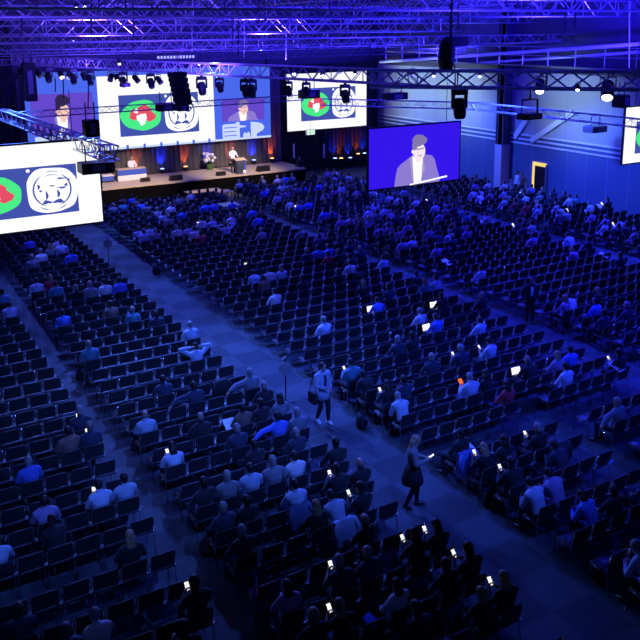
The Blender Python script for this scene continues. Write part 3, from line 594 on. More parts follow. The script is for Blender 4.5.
# ------------------------------------------------------------------ people templates
MATX = dict(top=M['cloth'], trs=M['trs'])
S_ = lambda v: V(v)
def pose(kind):
    J = dict(hip=V((0, -.06, .565)), chest=V((0, -.13, .93)), neck=V((0, -.10, 1.09)), head=V((0, -.055, 1.235)), hp=.15, sw=.185,
             el=V((-.255, .0, .80)), er=V((.255, .0, .80)), wl=V((-.11, .21, .665)), wr=V((.11, .21, .665)), hl=V((.35, .9, -.2)), hr=V((-.35, .9, -.2)),
             kl=V((-.115, .38, .535)), kr=V((.115, .38, .535)), al=V((-.115, .36, .10)), ar=V((.115, .36, .10)), fl=V((-.02, 1, 0)), fr=V((.02, 1, 0)), seated=True)
    if kind == 'p': J.update(el=V((-.245, .02, .78)), er=V((.245, .02, .78)), wl=V((-.085, .24, .86)), wr=V((.085, .24, .86)), hl=V((.5, .6, .5)), hr=V((-.5, .6, .5)), hp=.45, head=V((0, -.02, 1.225)))
    if kind == 't': J.update(wl=V((-.13, .27, .68)), wr=V((.13, .27, .68)), hp=.4, head=V((0, -.025, 1.228)))
    if kind == 'f': J.update(chest=V((0, .09, .88)), neck=V((0, .2, 1.01)), head=V((0, .29, 1.11)), hp=.55, el=V((-.2, .28, .64)), er=V((.2, .28, .64)), wl=V((-.06, .44, .72)), wr=V((.06, .44, .72)), hl=V((.5, .6, .3)), hr=V((-.5, .6, .3)))
    if kind == 'a': J.update(el=V((-.46, -.12, 1.0)), wl=V((-.68, -.17, .90)), hl=V((-.7, -.1, -.5)), head=V((.0, -.06, 1.235)))
    if kind == 'h': J.update(el=V((-.47, -.02, 1.2)), er=V((.47, -.02, 1.2)), wl=V((-.17, -.15, 1.27)), wr=V((.17, -.15, 1.27)), hl=V((.9, -.2, .1)), hr=V((-.9, -.2, .1)))
    if kind == 'x': J.update(kr=V((.0, .42, .63)), ar=V((-.21, .52, .34)), fr=V((-.2, .9, -.35)), al=V((-.03, .44, .10)), kl=V((-.09, .40, .535)), wr=V((.04, .2, .70)))
    if kind in ('w', 'q', 's', 'l'):
        J = dict(hip=V((0, 0, .94)), chest=V((0, -.01, 1.30)), neck=V((0, 0, 1.47)), head=V((0, .03, 1.62)), hp=.12, sw=.185, seated=False,
            el=V((-.25, -.05, 1.16)), er=V((.25, -.04, 1.16)), wl=V((-.26, .06, .92)), wr=V((.26, .05, .92)), hl=V((.05, .25, -1)), hr=V((-.05, .25, -1)),
            kl=V((-.1, .03, .50)), kr=V((.1, .03, .50)), al=V((-.1, -.02, .09)), ar=V((.1, -.02, .09)), fl=V((-.15, 1, 0)), fr=V((.15, 1, 0)))
        if kind in 'wq': J.update(kl=V((-.09, .12, .51)), al=V((-.09, .11, .10)), fl=V((0, 1, .1)), kr=V((.09, .02, .50)), ar=V((.09, -.15, .12)), fr=V((0, .9, -.4)))
        if kind == 'w': J.update(er=V((.25, .06, 1.16)), wr=V((.1, .26, 1.12)), hr=V((-.6, .7, .1)), wl=V((-.27, .0, .93)))
        if kind == 'q': J.update(er=V((.24, .04, 1.15)), wr=V((.08, .28, 1.17)), hr=V((-.3, .8, .4)), el=V((-.24, .04, 1.15)), wl=V((-.08, .28, 1.15)), hl=V((.3, .8, .4)), hp=.5, head=V((0, .06, 1.6)))
        if kind == 'l': J.update(er=V((.25, .1, 1.18)), wr=V((.22, .33, 1.12)), hr=V((-.1, .9, -.1)), el=V((-.25, .1, 1.18)), wl=V((-.22, .33, 1.12)), hl=V((.1, .9, -.1)), hp=.3)
    return J
def evald(me, mods):
    o = bpy.data.objects.new('tmp', me); col.objects.link(o)
    for t, kw in mods:
        m_ = o.modifiers.new(t, t)
        for k, v in kw.items(): setattr(m_, k, v)
    dg = bpy.context.evaluated_depsgraph_get(); dg.update()
    r = bpy.data.meshes.new_from_object(o.evaluated_get(dg)); bpy.data.objects.remove(o); return r
TPL = {}
def template(kind, female=False):
    key = (kind, female)
    if key in TPL: return TPL[key]
    J = pose(kind); q = .92 if female else 1.; X = V((1, 0, 0)); mb = MB(); seg = []
    hip, ch, nk, hd = J['hip'], J['chest'], J['neck'], J['head']
    def sec(p, d, a, b): return (p, X*a*q, d.cross(X).normalized()*b*q)
    sp = (ch-hip).normalized(); waist = hip.lerp(ch, .45); up2 = (nk-ch).normalized(); sh = ch.lerp(nk, .72)
    mb.loft([sec(hip-sp*.08, sp, .12, .10), sec(hip, sp, .172 if not female else .185, .125), sec(waist, sp, .15 if not female else .135, .11), sec(ch, sp, .178, .125), sec(sh-up2*.02, up2, .185, .10), sec(sh+up2*.03, up2, .12, .075), sec(nk, up2, .062, .062), sec(nk.lerp(hd, .5), (hd-nk).normalized(), .055, .058)], n=16)
    seg += [(hip-sp*.06, hip, .15, 'hips'), (hip+sp*.06, ch, .15, 'torso'), (ch, sh, .15, 'torso'), (nk+up2*.012, hd, .06, 'head')]
    # head
    hpv = J['hp']; Fd = V((0, math.cos(hpv), -math.sin(hpv))); U = V((0, math.sin(hpv), math.cos(hpv)))
    hs = .97 if female else 1.
    def hsec(u, f, a, b): return (hd+U*u*hs+Fd*f*hs, X*a*hs, Fd*b*hs)
    mb.loft([hsec(-.118, .045, .028, .03), hsec(-.10, .03, .05, .055), hsec(-.06, .012, .064, .078), hsec(-.01, .0, .072, .09), hsec(.04, -.006, .076, .098), hsec(.085, -.01, .068, .088), hsec(.112, -.012, .045, .06), hsec(.122, -.012, .015, .02)], n=16)
    mb.loft([hsec(.012, .085, .008, .01), hsec(-.018, .095, .014, .018), hsec(-.035, .088, .016, .016)], n=8)          # nose
    for s_ in (-1, 1): mb.ball(hd+U*-.005+Fd*-.01+X*s_*.076, X*.012, Fd*.02, U*.032, n=8, m=6)   # ears
    seg += [(hd-U*.1+Fd*.03, hd+U*.1, .08, 'head')]
    fing = MB()
    for s_, e, w_, hv, k, a, fv in ((-1, J['el'], J['wl'], J['hl'], J['kl'], J['al'], J['fl']), (1, J['er'], J['wr'], J['hr'], J['kr'], J['ar'], J['fr'])):
        shd = sh+X*s_*J['sw']*q-up2*.03
        mb.ball(shd, .062*q); mb.tube([sh+X*s_*.08, shd], [.075*q, .06*q], 10)
        mb.tube([shd, shd.lerp(e, .5), e], [.057*q, .052*q, .043*q], 10); mb.ball(e, .044*q)
        mb.tube([e, e.lerp(w_, .3), w_], [.043*q, .043*q, .028*q], 10)
        hv = hv.normalized(); wv = hv.cross(V((0, 0, 1))); wv = wv.normalized() if wv.length > .2 else X; nv = wv.cross(hv).normalized()
        mb.loft([(w_-hv*.01, wv*.027*q, nv*.02*q), (w_+hv*.045*q, wv*.04*q, nv*.017*q), (w_+hv*.088*q, wv*.038*q, nv*.013*q)], n=10)
        for i_, (o_, ln) in enumerate(((-.028, .062), (-.010, .074), (.010, .078), (.028, .066))):
            b0 = w_+hv*.08*q+wv*o_*q; m1 = b0+(hv-nv*.25).normalized()*ln*.5*q; m2 = m1+(hv-nv*.9).normalized()*ln*.5*q
            fing.tube([b0, m1, m2], [.0098*q, .009*q, .0075*q], 6)
        td = -s_ if True else s_
        b0 = w_+hv*.025*q+wv*(.03*q)*(-1 if (wv.dot(X) * s_) > 0 else 1); tv = (hv*.75+wv*.6*(-1 if (wv.dot(X)*s_) > 0 else 1)).normalized()
        fing.tube([b0, b0+tv*.035*q, b0+(tv+hv*.5).normalized()*.062*q], [.0125*q, .011*q, .0085*q], 6)
        seg += [(shd+(e-shd)*.05, e, .05, 'uarm'), (e+(w_-e)*.05, w_-(w_-e).normalized()*.02, .04, 'farm'), (w_+hv*.02, w_+hv*.16, .04, 'hand'), (sh, shd, .06, 'torso')]
        hj = hip+X*s_*.09*q
        mb.tube([hj, hj.lerp(k, .45), k], [.09*q, .083*q, .06*q], 12); mb.ball(k, .06*q)
        mb.tube([k, k.lerp(a, .33), a], [.057*q, .057*q, .038*q], 10)
        fv = fv.normalized(); fs = fv.cross(V((0, 0, 1))).normalized(); fu = fs.cross(fv)
        ft = a-V((0, 0, .045))
        mb.loft([(ft-fv*.065, fs*.03, fu*.035), (ft, fs*.038, fu*.05), (ft+fv*.09-fu*.012, fs*.045, fu*.036), (ft+fv*.165-fu*.022, fs*.04, fu*.022), (ft+fv*.19-fu*.024, fs*.02, fu*.012)], n=10)
        seg += [(hj.lerp(k, .12), k, .075, 'leg'), (k, a.lerp(k, .1), .05, 'leg'), (ft-fv*.05-fu*.01, ft+fv*.17-fu*.01, .05, 'footL' if s_ < 0 else 'footR')]
    raw = mb.mesh('raw', M['skin'], True)
    n_full = 4200
    def made(voxel, faces):
        m1 = evald(raw, [('REMESH', dict(mode='VOXEL', voxel_size=voxel, use_smooth_shade=True)), ('SMOOTH', dict(factor=.5, iterations=3))])
        nf = len(m1.polygons)
        return evald(m1, [('DECIMATE', dict(ratio=min(1., faces/(nf*1.)))) ])
    def taglist(me):
        out = []
        A_ = np.array([s[0] for s in seg]); B_ = np.array([s[1] for s in seg]); rr = np.array([s[2] for s in seg]); D = B_-A_; dd = (D*D).sum(1)
        for p in me.polygons:
            c_ = np.array(p.center); t_ = np.clip(((c_-A_)*D).sum(1)/dd, 0, 1); ds = np.linalg.norm(A_+D*t_[:, None]-c_, axis=1)-rr; out.append(seg[int(ds.argmin())][3])
        return out
    body = made(.013, 5200); tags = taglist(body)
    def shell(name, want, dist, m_):
        vn = {}; vs = []; fs = []; edges = {}
        for p, t_ in zip(body.polygons, tags):
            if t_ not in want: continue
            f = []
            for vi in p.vertices:
                if vi not in vn: vn[vi] = len(vs); v = body.vertices[vi]; vs.append(v.co+v.normal*dist)
                f.append(vn[vi])
            fs.append(tuple(f))
            for i_ in range(len(f)): e_ = (f[i_], f[(i_+1) % len(f)]); edges.setdefault((min(e_), max(e_)), []).append(e_)
        inv = {v: k for k, v in vn.items()}; inn = {}
        for e_ in [x for x in edges.values() if len(x) == 1]:
            i_, j_ = e_[0]
            for z in (i_, j_):
                if z not in inn: inn[z] = len(vs); v = body.vertices[inv[z]]; vs.append(v.co-v.normal*.003)
            fs.append((j_, i_, inn[i_], inn[j_]))
        b = MB(); b.add(vs, fs); me = bpy.data.meshes.new(name); me.from_pydata([tuple(v) for v in vs], [], fs); me.materials.append(m_)
        me.polygons.foreach_set('use_smooth', [True]*len(fs)); me.update(); return me
    T = dict(J=J)
    T['top'] = shell('top', ('torso', 'uarm', 'farm'), .016, M['cloth'])
    T['top_short'] = shell('top', ('torso', 'uarm'), .014, M['cloth'])
    T['trousers'] = shell('trousers', ('hips', 'leg'), .011, M['trs'])
    T['shoeL'] = shell('shoe', ('footL',), .009, M['shoe']); T['shoeR'] = shell('shoe', ('footR',), .009, M['shoe'])
    # hair
    def hairmesh(style):
        h = MB()
        if style != 'b':
            h.ball(hd+U*.032*hs-Fd*.022*hs, X*.087*hs, Fd*.103*hs, U*.106*hs, n=14, m=9)
            h.ball(hd-U*.03*hs-Fd*.055*hs, X*.074*hs, Fd*.058*hs, U*.065*hs, n=10, m=6)
        else:
            for s_ in (-1, 1): h.ball(hd-U*.0*hs-Fd*.03*hs+X*s_*.066*hs, X*.016, Fd*.05, U*.04, n=8, m=6)
            h.ball(hd-U*.02*hs-Fd*.075*hs, X*.062*hs, Fd*.03*hs, U*.045*hs, n=10, m=6)
        if style == 'l':
            p0 = hd-Fd*.05; bk = nk+V((0, -.085, -.12))
            h.loft([(p0+U*.03, X*.082, Fd*.06), (p0-U*.06, X*.088, Fd*.06), (nk.lerp(bk, .5)+V((0, -.01, .03)), X*.098, V((0, .045, 0))), (bk, X*.085, V((0, .035, 0))), (bk-V((0, .01, .05)), X*.05, V((0, .02, 0)))], n=12)
        if style == 'n': h.ball(hd+U*.075*hs-Fd*.105*hs, .045, n=10, m=6)
        return h
    HM = {k: hairmesh(k) for k in 'kbln'}
    for k, h in HM.items(): T['hair_'+k] = h.mesh('hair', M['hair'], True)
    # low single mesh
    for lo_, fc in (('low', 900),):
        lowm = made(.02, fc); tl_ = taglist(lowm)
        T['lowdata'] = (np.array([tuple(v.co+v.normal*.010) for v in lowm.vertices]), [tuple(p.vertices) for p in lowm.polygons], [dict(torso=1, uarm=1, farm=1, hips=2, leg=2, footL=3, footR=3).get(t_, 0) for t_ in tl_])
    # finished body: body + fingers + eyes + mouth
    fb = MB(); fb.add([tuple(v.co) for v in body.vertices], [tuple(p.vertices) for p in body.polygons]); fb.add(fing.v, fing.f)
    for s_ in (-1, 1): fb.ball(hd+U*.012*hs+Fd*.084*hs+X*s_*.03*hs, X*.012, Fd*.009, U*.007, n=8, m=5, mi=1)
    fb.ball(hd-U*.06*hs+Fd*.083*hs, X*.024, Fd*.009, U*.007, n=8, m=5, mi=2)
    T['body'] = fb.mesh('body', [M['skin'], M['eye'], M['lip']], True)
    T['HM'] = HM; T['low'] = {}; TPL[key] = T; return T
M['trs_dark'] = mat('dark_trousers', (.022, .024, .034), .8, noise=.1); M['hair_k'] = mat('hair_dark', (.02, .014, .01), .5, noise=.2, nscale=50); M['hair_g'] = mat('hair_grey', (.2, .195, .19), .5, noise=.2, nscale=50); M['hair_o'] = mat('hair_fair', (.3, .2, .1), .5, noise=.2, nscale=50)
def lowmesh(T, hs_, hm):
    key = (hs_, hm)
    if key not in T['low']:
        vs, fs, mi = T['lowdata']; b = MB(); b.add([tuple(v) for v in vs], fs); b.m = list(mi); h = T['HM'][hs_]; b.add(h.v, h.f, 4)
        T['low'][key] = b.mesh('person_body', [M['skin'], M['cloth'], M['trs_dark'], M['shoe'], M[hm]], True)
    return T['low'][key]
COLS = {'W': ('white', (.72, .72, .74)), 'L': ('sky-blue', (.48, .56, .74)), 'B': ('bright-blue', (.10, .17, .72)), 'T': ('teal', (.09, .26, .36)), 'G': ('grey', (.22, .23, .26)), 'K': ('black', (.014, .014, .018)),
        'N': ('navy', (.03, .038, .075)), 'R': ('red', (.55, .03, .06)), 'M': ('brown', (.22, .12, .09)), 'P': ('lilac', (.36, .26, .5))}
HAIR = {'k': ('dark-haired', 'k', (.018, .012, .009), 'hair_k'), 'g': ('grey-haired', 'k', (.26, .255, .25), 'hair_g'), 'b': ('balding', 'b', (.14, .12, .11), 'hair_g'), 'L': ('long-haired', 'l', (.022, .014, .01), 'hair_k'), 'l': ('fair-haired', 'l', (.33, .22, .12), 'hair_o'), 'n': ('bun-haired', 'n', (.02, .014, .01), 'hair_k')}
TRS = [(.02, .022, .03), (.03, .035, .06), (.05, .05, .06), (.09, .11, .18), (.014, .014, .016)]
def person(loc, rz, kind, topc, hair, detail=True, scale=1., short=None, trs=None, shoes=None):
    fem = hair in 'Lln'; T = template(kind, fem); hn, hs_, hc, hm = HAIR[hair]
    me = T['body'] if detail else lowmesh(T, hs_, hm)
    o = bpy.data.objects.new('person', me); col.objects.link(o); o.location = loc; o.rotation_euler = (0, 0, rz); o.scale = (scale,)*3
    c_ = COLS[topc][1]; j = R.uniform(.85, 1.15); c_ = tuple(v*j for v in c_); o.color = (*c_, 1)
    if detail:
        sh_ = R.random() < .25 if short is None else short
        for nm, key, cc in (('shirt' if topc in 'WLBTPR' else 'jacket', 'top_short' if sh_ else 'top', c_), ('trousers', 'trousers', trs or R.choice(TRS)), ('shoe', 'shoeL', None), ('shoe', 'shoeR', None), ('hair', 'hair_'+hs_, hc)):
            k = bpy.data.objects.new(nm, T[key]); col.objects.link(k); k.parent = o
            if cc: k.color = (*cc, 1)
    return o
# ------------------------------------------------------------------ who sits where (head pixel, top colour, hair, pose)
PEOPLE = '''82,412,N,g,p;85,429,N,b,p;70,434,M,k,u;32,466,B,g,u;40,510,K,n,f;53,507,P,k,u;102,486,L,k,p;127,478,L,k,u;2,545,L,k,u;132,543,K,l,u;12,624,N,k,u;105,622,W,g,f;66,636,G,g,u;200,588,K,k,p;190,633,K,k,p;1,289,T,k,u;11,308,L,k,f
24,240,B,k,u;27,258,G,b,u;37,251,W,g,u;46,246,G,l,u;58,240,W,k,u;66,243,L,k,u;78,253,B,k,u;34,281,L,k,u;47,281,R,l,u;52,284,T,k,u;69,288,K,g,u;60,313,B,k,u;83,284,G,b,u;100,282,W,k,u;115,281,B,k,u;130,307,T,b,u;150,313,N,k,u;89,346,T,b,u;102,302,M,k,u
146,413,L,b,u;192,326,L,g,u;193,350,L,k,h;166,378,N,k,u;197,388,N,k,a;252,376,G,g,a;267,386,K,g,u;280,394,G,L,u;262,406,K,n,u;242,409,M,k,u;197,417,K,b,u;171,447,L,L,p;241,424,N,g,u;252,440,K,k,u;279,416,B,k,a;299,412,G,g,u;295,432,N,g,u;294,453,W,k,u;251,472,G,g,u;202,478,G,g,u;228,475,L,k,u;221,504,N,g,u;299,483,L,k,u;333,438,K,k,u;370,466,K,b,u;343,473,K,k,p;365,493,K,n,p;373,522,K,b,u;322,512,K,l,u;253,533,K,g,u;423,540,K,L,p;443,528,K,L,p;462,526,K,k,u;475,556,K,k,p;361,567,N,g,p;379,566,N,g,u;398,590,W,L,u;349,612,K,l,p;294,590,P,L,u;317,614,K,g,u;437,616,K,n,f;514,583,K,l,p;491,593,K,l,u;253,508,K,k,u;204,480,K,k,u;326,487,L,k,f
251,258,K,k,p;246,272,L,k,f;262,262,K,k,u;270,268,W,k,u;279,267,L,l,u;263,277,M,k,f;277,290,W,k,u;326,318,L,g,u;307,247,N,b,u;299,276,K,k,u;317,250,B,k,u;329,245,B,k,u;332,255,R,k,u;340,251,K,k,u;347,264,W,k,u;357,271,K,k,f;358,257,K,k,u;356,247,N,g,u;371,285,K,l,u;380,285,N,k,u;382,297,B,k,t;427,280,T,l,u;440,279,L,k,u;445,297,K,k,t;410,308,W,g,u;442,319,B,k,t;485,318,L,k,u;397,337,N,g,u;416,336,K,k,u;428,352,N,g,u;452,351,N,g,p;476,377,L,g,p;490,373,K,L,u;495,344,L,n,p;531,366,K,b,t;513,384,R,L,u;563,351,P,l,u;577,352,B,k,u;566,373,L,k,u;623,354,K,k,p;341,366,T,k,p;361,380,K,k,f;395,384,N,k,u;380,394,K,L,p;397,400,L,g,f;453,440,K,k,u;478,439,K,L,u;472,449,K,l,p;541,424,K,g,p;617,410,G,g,a;527,473,P,k,f;538,494,L,k,f;596,505,B,L,f;613,503,K,k,u;628,540,L,g,f;486,487,K,k,p;560,452,N,k,f;632,470,N,k,u
405,256,L,k,x;385,243,P,k,u;377,235,K,k,u;399,228,P,k,u;412,238,L,k,u;432,246,P,k,u;443,230,L,g,u;463,250,N,k,u;464,228,P,l,u;455,223,T,k,u;444,271,N,k,f;472,268,L,k,x;487,297,K,g,x;551,300,W,k,f;561,301,P,l,u;600,293,K,l,u;590,300,B,k,u;588,319,N,k,u;640,310,L,k,u;565,249,P,l,f;614,254,N,k,u;634,309,N,g,u
130,196,B,k,u;142,201,B,k,u;150,213,N,g,u;110,220,N,k,u;125,203,T,k,u;114,203,G,g,u;128,197,M,k,u;136,197,M,k,u;147,205,G,g,u;157,208,W,g,u;145,226,L,k,u;136,232,L,k,u;126,234,L,k,u;155,232,G,g,u;167,200,N,g,u;168,205,W,g,u;180,197,G,k,u;186,208,N,k,u;193,193,W,k,u;203,191,K,k,u;210,192,K,k,u;215,194,K,k,u;209,187,M,k,u;203,203,B,k,u;211,203,B,k,u;166,213,L,k,u;173,215,G,g,u;188,211,B,k,p;172,226,W,g,u;183,226,P,k,u;194,228,W,k,u;203,218,W,k,p;210,217,L,b,u;204,235,R,k,u;221,224,L,k,h;233,201,B,k,u;236,216,W,b,u;211,180,W,g,u;235,182,W,g,u;240,194,N,k,u
259,176,G,g,u;255,182,N,k,u;262,182,K,k,u;273,175,W,b,u;281,175,B,k,u;290,173,G,g,u;275,184,W,k,u;279,186,N,k,u;290,185,G,k,u;268,187,L,k,u;246,190,N,g,u;253,191,B,k,u;251,203,N,k,u;260,203,K,k,u;272,195,L,k,u;280,192,G,g,u;268,203,W,k,f;246,208,B,k,u;260,217,B,k,u;258,228,G,g,u;284,204,B,k,p;292,202,B,k,u;306,185,B,k,u;314,183,B,k,u;309,230,G,g,p;317,176,K,k,u;291,200,M,k,u;300,186,G,g,u
325,191,L,k,u;332,182,T,k,u;339,184,L,g,u;355,174,L,k,u;367,177,L,k,u;336,171,W,k,u;342,169,P,k,u;348,172,G,k,u;338,180,M,k,u;345,180,N,g,u;352,183,M,k,u;346,187,L,k,u;358,187,P,k,u;363,182,K,k,u;366,189,L,k,u;326,212,B,k,u;334,209,B,k,u;342,216,L,k,u;333,223,P,g,u;341,202,N,g,u;351,202,K,k,u;374,199,L,k,u;382,207,L,g,u;366,209,L,g,u;350,210,N,k,u;367,219,P,l,u;357,216,M,k,u;352,233,K,k,u;338,233,P,k,u;325,233,N,k,u;336,225,K,l,u;378,228,P,k,u;386,225,G,k,u;387,220,G,k,u;392,194,L,k,u;395,197,W,k,u;390,201,K,k,u;372,244,N,k,u;361,240,K,k,u;398,212,N,k,u
412,189,L,k,u;415,197,W,b,u;423,197,K,k,u;434,204,L,k,u;427,220,N,k,u;411,224,P,k,u;426,228,P,k,u;454,225,N,k,u;466,212,T,k,u;464,210,T,k,u;453,193,L,k,u;472,190,L,k,u;470,183,P,k,u;466,187,K,k,u;464,199,N,k,p;455,207,N,k,u;444,207,G,g,u;435,212,P,k,u;417,208,P,k,u;475,181,N,k,u;478,177,M,k,u;430,184,G,k,u;484,181,W,k,u;490,179,K,k,u;498,182,W,k,u;503,189,P,k,u;508,182,G,g,u;481,194,W,k,f;488,190,G,g,u;498,199,L,g,u;509,205,R,k,u;529,195,L,k,p;531,207,L,k,u;532,187,B,k,u;539,192,G,g,u;557,206,L,k,f;547,217,L,k,u;539,214,G,b,f;525,220,N,k,p;491,216,W,k,p;525,234,P,k,u;527,227,N,k,u;552,225,W,k,u;556,228,K,k,u;563,192,K,k,u;572,197,L,k,u;569,214,L,k,f;591,205,L,g,f;606,199,K,k,p;597,213,P,b,u;589,225,W,k,x;621,220,L,k,p;616,226,N,k,u;566,236,L,k,f;604,231,K,k,u;611,235,N,k,u;620,235,G,g,u;637,231,N,k,u;545,190,N,k,u;515,194,G,k,u;447,243,N,k,u;421,242,K,k,u;408,214,G,g,u'''
plist = []
for ln in PEOPLE.split('\n'):
    for it in ln.split(';'):
        if it.strip():
            x, y, c_, h, k = it.split(','); plist.append((float(x), float(y), c_, h, k))
OFF = {'f': V((0, .29, 1.11)), 'p': V((0, -.02, 1.225)), 'q': V((0, .06, 1.6))}
assigned = []
for (x, y, c_, h, k) in sorted(plist, key=lambda t: -t[1]):
    of = OFF.get(k, V((0, -.055, 1.235))); p = at(x, y, of.z)-V((of.x, of.y, 0))
    best = None
    for key, s_ in seats.items():
        if s_['occ'] is None:
            d2 = (s_['x']-p.x)**2+(s_['y']-p.y)**2
            if best is None or d2 < best[0]: best = (d2, key)
    if best is None or best[0] > 1.5**2: print('unseated', x, y, round(p.x, 2), round(p.y, 2), best and round(best[0]**.5, 2)); continue
    seats[best[1]]['occ'] = (c_, h, k); assigned.append(best[1])
# extra listeners in the densely filled far rows
dens = [(322, 368, 164, 196, .55), (240, 320, 172, 215, .14), (320, 372, 196, 245, .14), (372, 480, 188, 245, .12), (470, 600, 178, 205, .12), (160, 250, 188, 240, .05), (480, 640, 205, 245, .03), (330, 400, 250, 300, .05)]
extra = []
for key, s_ in seats.items():
    if s_['occ'] or not s_['inn']: continue
    hx, hy, _ = pj((s_['x'], s_['y'], 1.2))
    for x0, x1, y0, y1, pr in dens:
        if x0 < hx < x1 and y0 < hy < y1:
            if R.random() < pr:
                s_['occ'] = (R.choice('KKKKNNNNNGGMTP'), R.choice('kkkkkkgbLLl'), R.choice('uuuuupf')); extra.append(key)
            break
def hid(s_):   # behind the violet screen or the left slide screen
    return (366 < s_['px'] < 462 and s_['py'] < 187) or (s_['px'] < 104 and s_['py'] < 218)
allp = sorted([k for k in assigned+extra], key=lambda k: seats[k]['w'])
vis = [k for k in allp if seats[k]['inn'] and not hid(seats[k])]
NPER = 292
indiv = vis[:NPER]; crowd = [k for k in allp if k not in set(indiv)]
print('people', len(allp), 'individual', len(indiv), 'crowd', len(crowd), 'seats', len(seats))
def lit_phone(o, T, sc_, lab, kind='smartphone', c_='e_phone', big=1.):
    J = T['J']; m_ = (J['wl']+J['wr'])/2+V((0, .085, .065))
    q = empty(kind, o.matrix_basis @ m_, o.rotation_euler.z); tag(q, lab, 'phone' if kind == 'smartphone' else 'tablet')
    n = V((0, -.72, .69)); Yv = V((0, .69, .72))
    MB().rpad(.078*big, .155*big, .009, .01, org=(0, 0, 0), X=(1, 0, 0), Y=Yv, ins=.002).build('case', M['bsteel'], q)
    MB().obox(n*.0062, (.036*big, 0, 0), Yv*.072*big, n*.0012).build('lit_screen', M[c_], q); return q
ACT = {'p': ', on phone', 't': ', with laptop', 'f': ', leaning forward', 'a': ', arm spread', 'h': ', elbows raised', 'x': ', legs crossed', 'u': ''}
DET = 26.
for n_, key in enumerate(indiv):
    s_ = seats[key]; c_, h, k = s_['occ']; det = s_['w'] < DET
    yaw = R.uniform(-.12, .12)
    o = person((s_['x']+R.uniform(-.02, .02), s_['y']+R.uniform(-.01, .03), 0), yaw, k, c_, h, det, R.uniform(.96, 1.03))
    ph = seat_phrase(key); tag(o, '%s person, %s top%s, %s' % (HAIR[h][0], COLS[c_][0], ACT[k], ph), 'person', 'seated audience members')
    bpy.context.view_layer.update() if False else None
    o.matrix_basis  # noqa
    T = template(k, h in 'Lln')
    mw = Matrix.Translation(o.location) @ Matrix.Rotation(yaw, 4, 'Z') @ Matrix.Scale(o.scale.x, 4)
    if k == 'p' and (det or s_['px'] % 3 < 2):
        J = T['J']; m_ = (J['wl']+J['wr'])/2+V((0, .085, .065))
        q = empty('smartphone', mw @ m_, yaw); tag(q, 'smartphone held by person %s' % ph, 'phone', 'lit phones in the audience')
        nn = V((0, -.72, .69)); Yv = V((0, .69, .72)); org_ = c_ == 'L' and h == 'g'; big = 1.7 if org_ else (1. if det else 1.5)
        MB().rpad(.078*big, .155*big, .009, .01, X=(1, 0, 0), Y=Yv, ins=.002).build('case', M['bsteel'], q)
        MB().obox(nn*.0062, (.036*big, 0, 0), Yv*.072*big, nn*.0012).build('lit_screen', M['e_book' if org_ else 'e_phone'], q)  # the orange book gets an added glow, drawn as a screen
    if k == 't':
        q = empty('laptop', mw @ V((0, .3, .64)), yaw); tag(q, 'bright laptop on lap of person %s' % ph, 'laptop', 'open laptops in the audience')
        MB().rpad(.32, .22, .016, .012, X=(1, 0, 0), Y=(0, 1, 0), ins=.003).build('keyboard_base', M['steel'], q)
        Yv = V((0, .25, .97)); nn = V((0, -.97, .25))
        MB().rpad(.32, .21, .008, .012, org=(0, .135, .11), X=(1, 0, 0), Y=Yv, ins=.002).build('lid', M['steel'], q)
        MB().obox(V((0, .135, .11))+nn*.006, (.15, 0, 0), Yv*.097, nn*.001).build('lit_screen', M['e_phone'], q)
# the rest of the audience as one crowd
def merge(name, items, mats):
    """items: (verts Nx3 array, faces list, material list)"""
    V_, L_, S0, N_, MI = [], [], [], [], []; o_ = 0; lo = 0
    for vs, fs, mi in items:
        V_.append(vs); fl = np.concatenate([np.array(f, dtype=np.int32) for f in fs])+o_; ln = np.array([len(f) for f in fs], dtype=np.int32)
        L_.append(fl); N_.append(ln); MI.append(np.array(mi, dtype=np.int32)); o_ += len(vs)
    V_ = np.concatenate(V_).astype(np.float32); L_ = np.concatenate(L_); N_ = np.concatenate(N_); MI = np.concatenate(MI)
    me = bpy.data.meshes.new(name); me.vertices.add(len(V_)); me.vertices.foreach_set('co', V_.ravel()); me.loops.add(len(L_)); me.loops.foreach_set('vertex_index', L_)
    me.polygons.add(len(N_)); st_ = np.concatenate([[0], np.cumsum(N_)[:-1]]).astype(np.int32); me.polygons.foreach_set('loop_start', st_); me.polygons.foreach_set('material_index', MI)
    for m_ in mats: me.materials.append(m_)
    me.update(calc_edges=True); me.validate(); o = bpy.data.objects.new(name, me); col.objects.link(o); return o
if crowd:
    cn = list('WLBTGKNRMP'); mats = [M['skin'], M['trs_dark'], M['shoe'], M['hair_k'], M['hair_g'], M['hair_o']]+[mat('top_'+COLS[c_][0].replace(' ', '_'), COLS[c_][1], .8, noise=.1) for c_ in cn]
    items = []
    for key in crowd:
        s_ = seats[key]; c_, h, k = s_['occ']; T = template(k, h in 'Lln'); vs, fs, mi = T['lowdata']; hm = T['HM'][HAIR[h][1]]
        sc_ = R.uniform(.96, 1.03); off = np.array([s_['x'], s_['y'], 0])
        tr = {0: 0, 1: 6+cn.index(c_), 2: 1, 3: 2}
        items.append((np.array(vs)*sc_+off, fs, [tr[m_] for m_ in mi]))
        items.append((np.array(hm.v)*sc_+off, hm.f, [{'hair_k': 3, 'hair_g': 4, 'hair_o': 5}[HAIR[h][3]]]*len(hm.f)))
    o = merge('seated_crowd', items, mats); tag(o, 'farthest seated listeners filling the rows nearest stage and right wall', 'people', None, 'stuff')
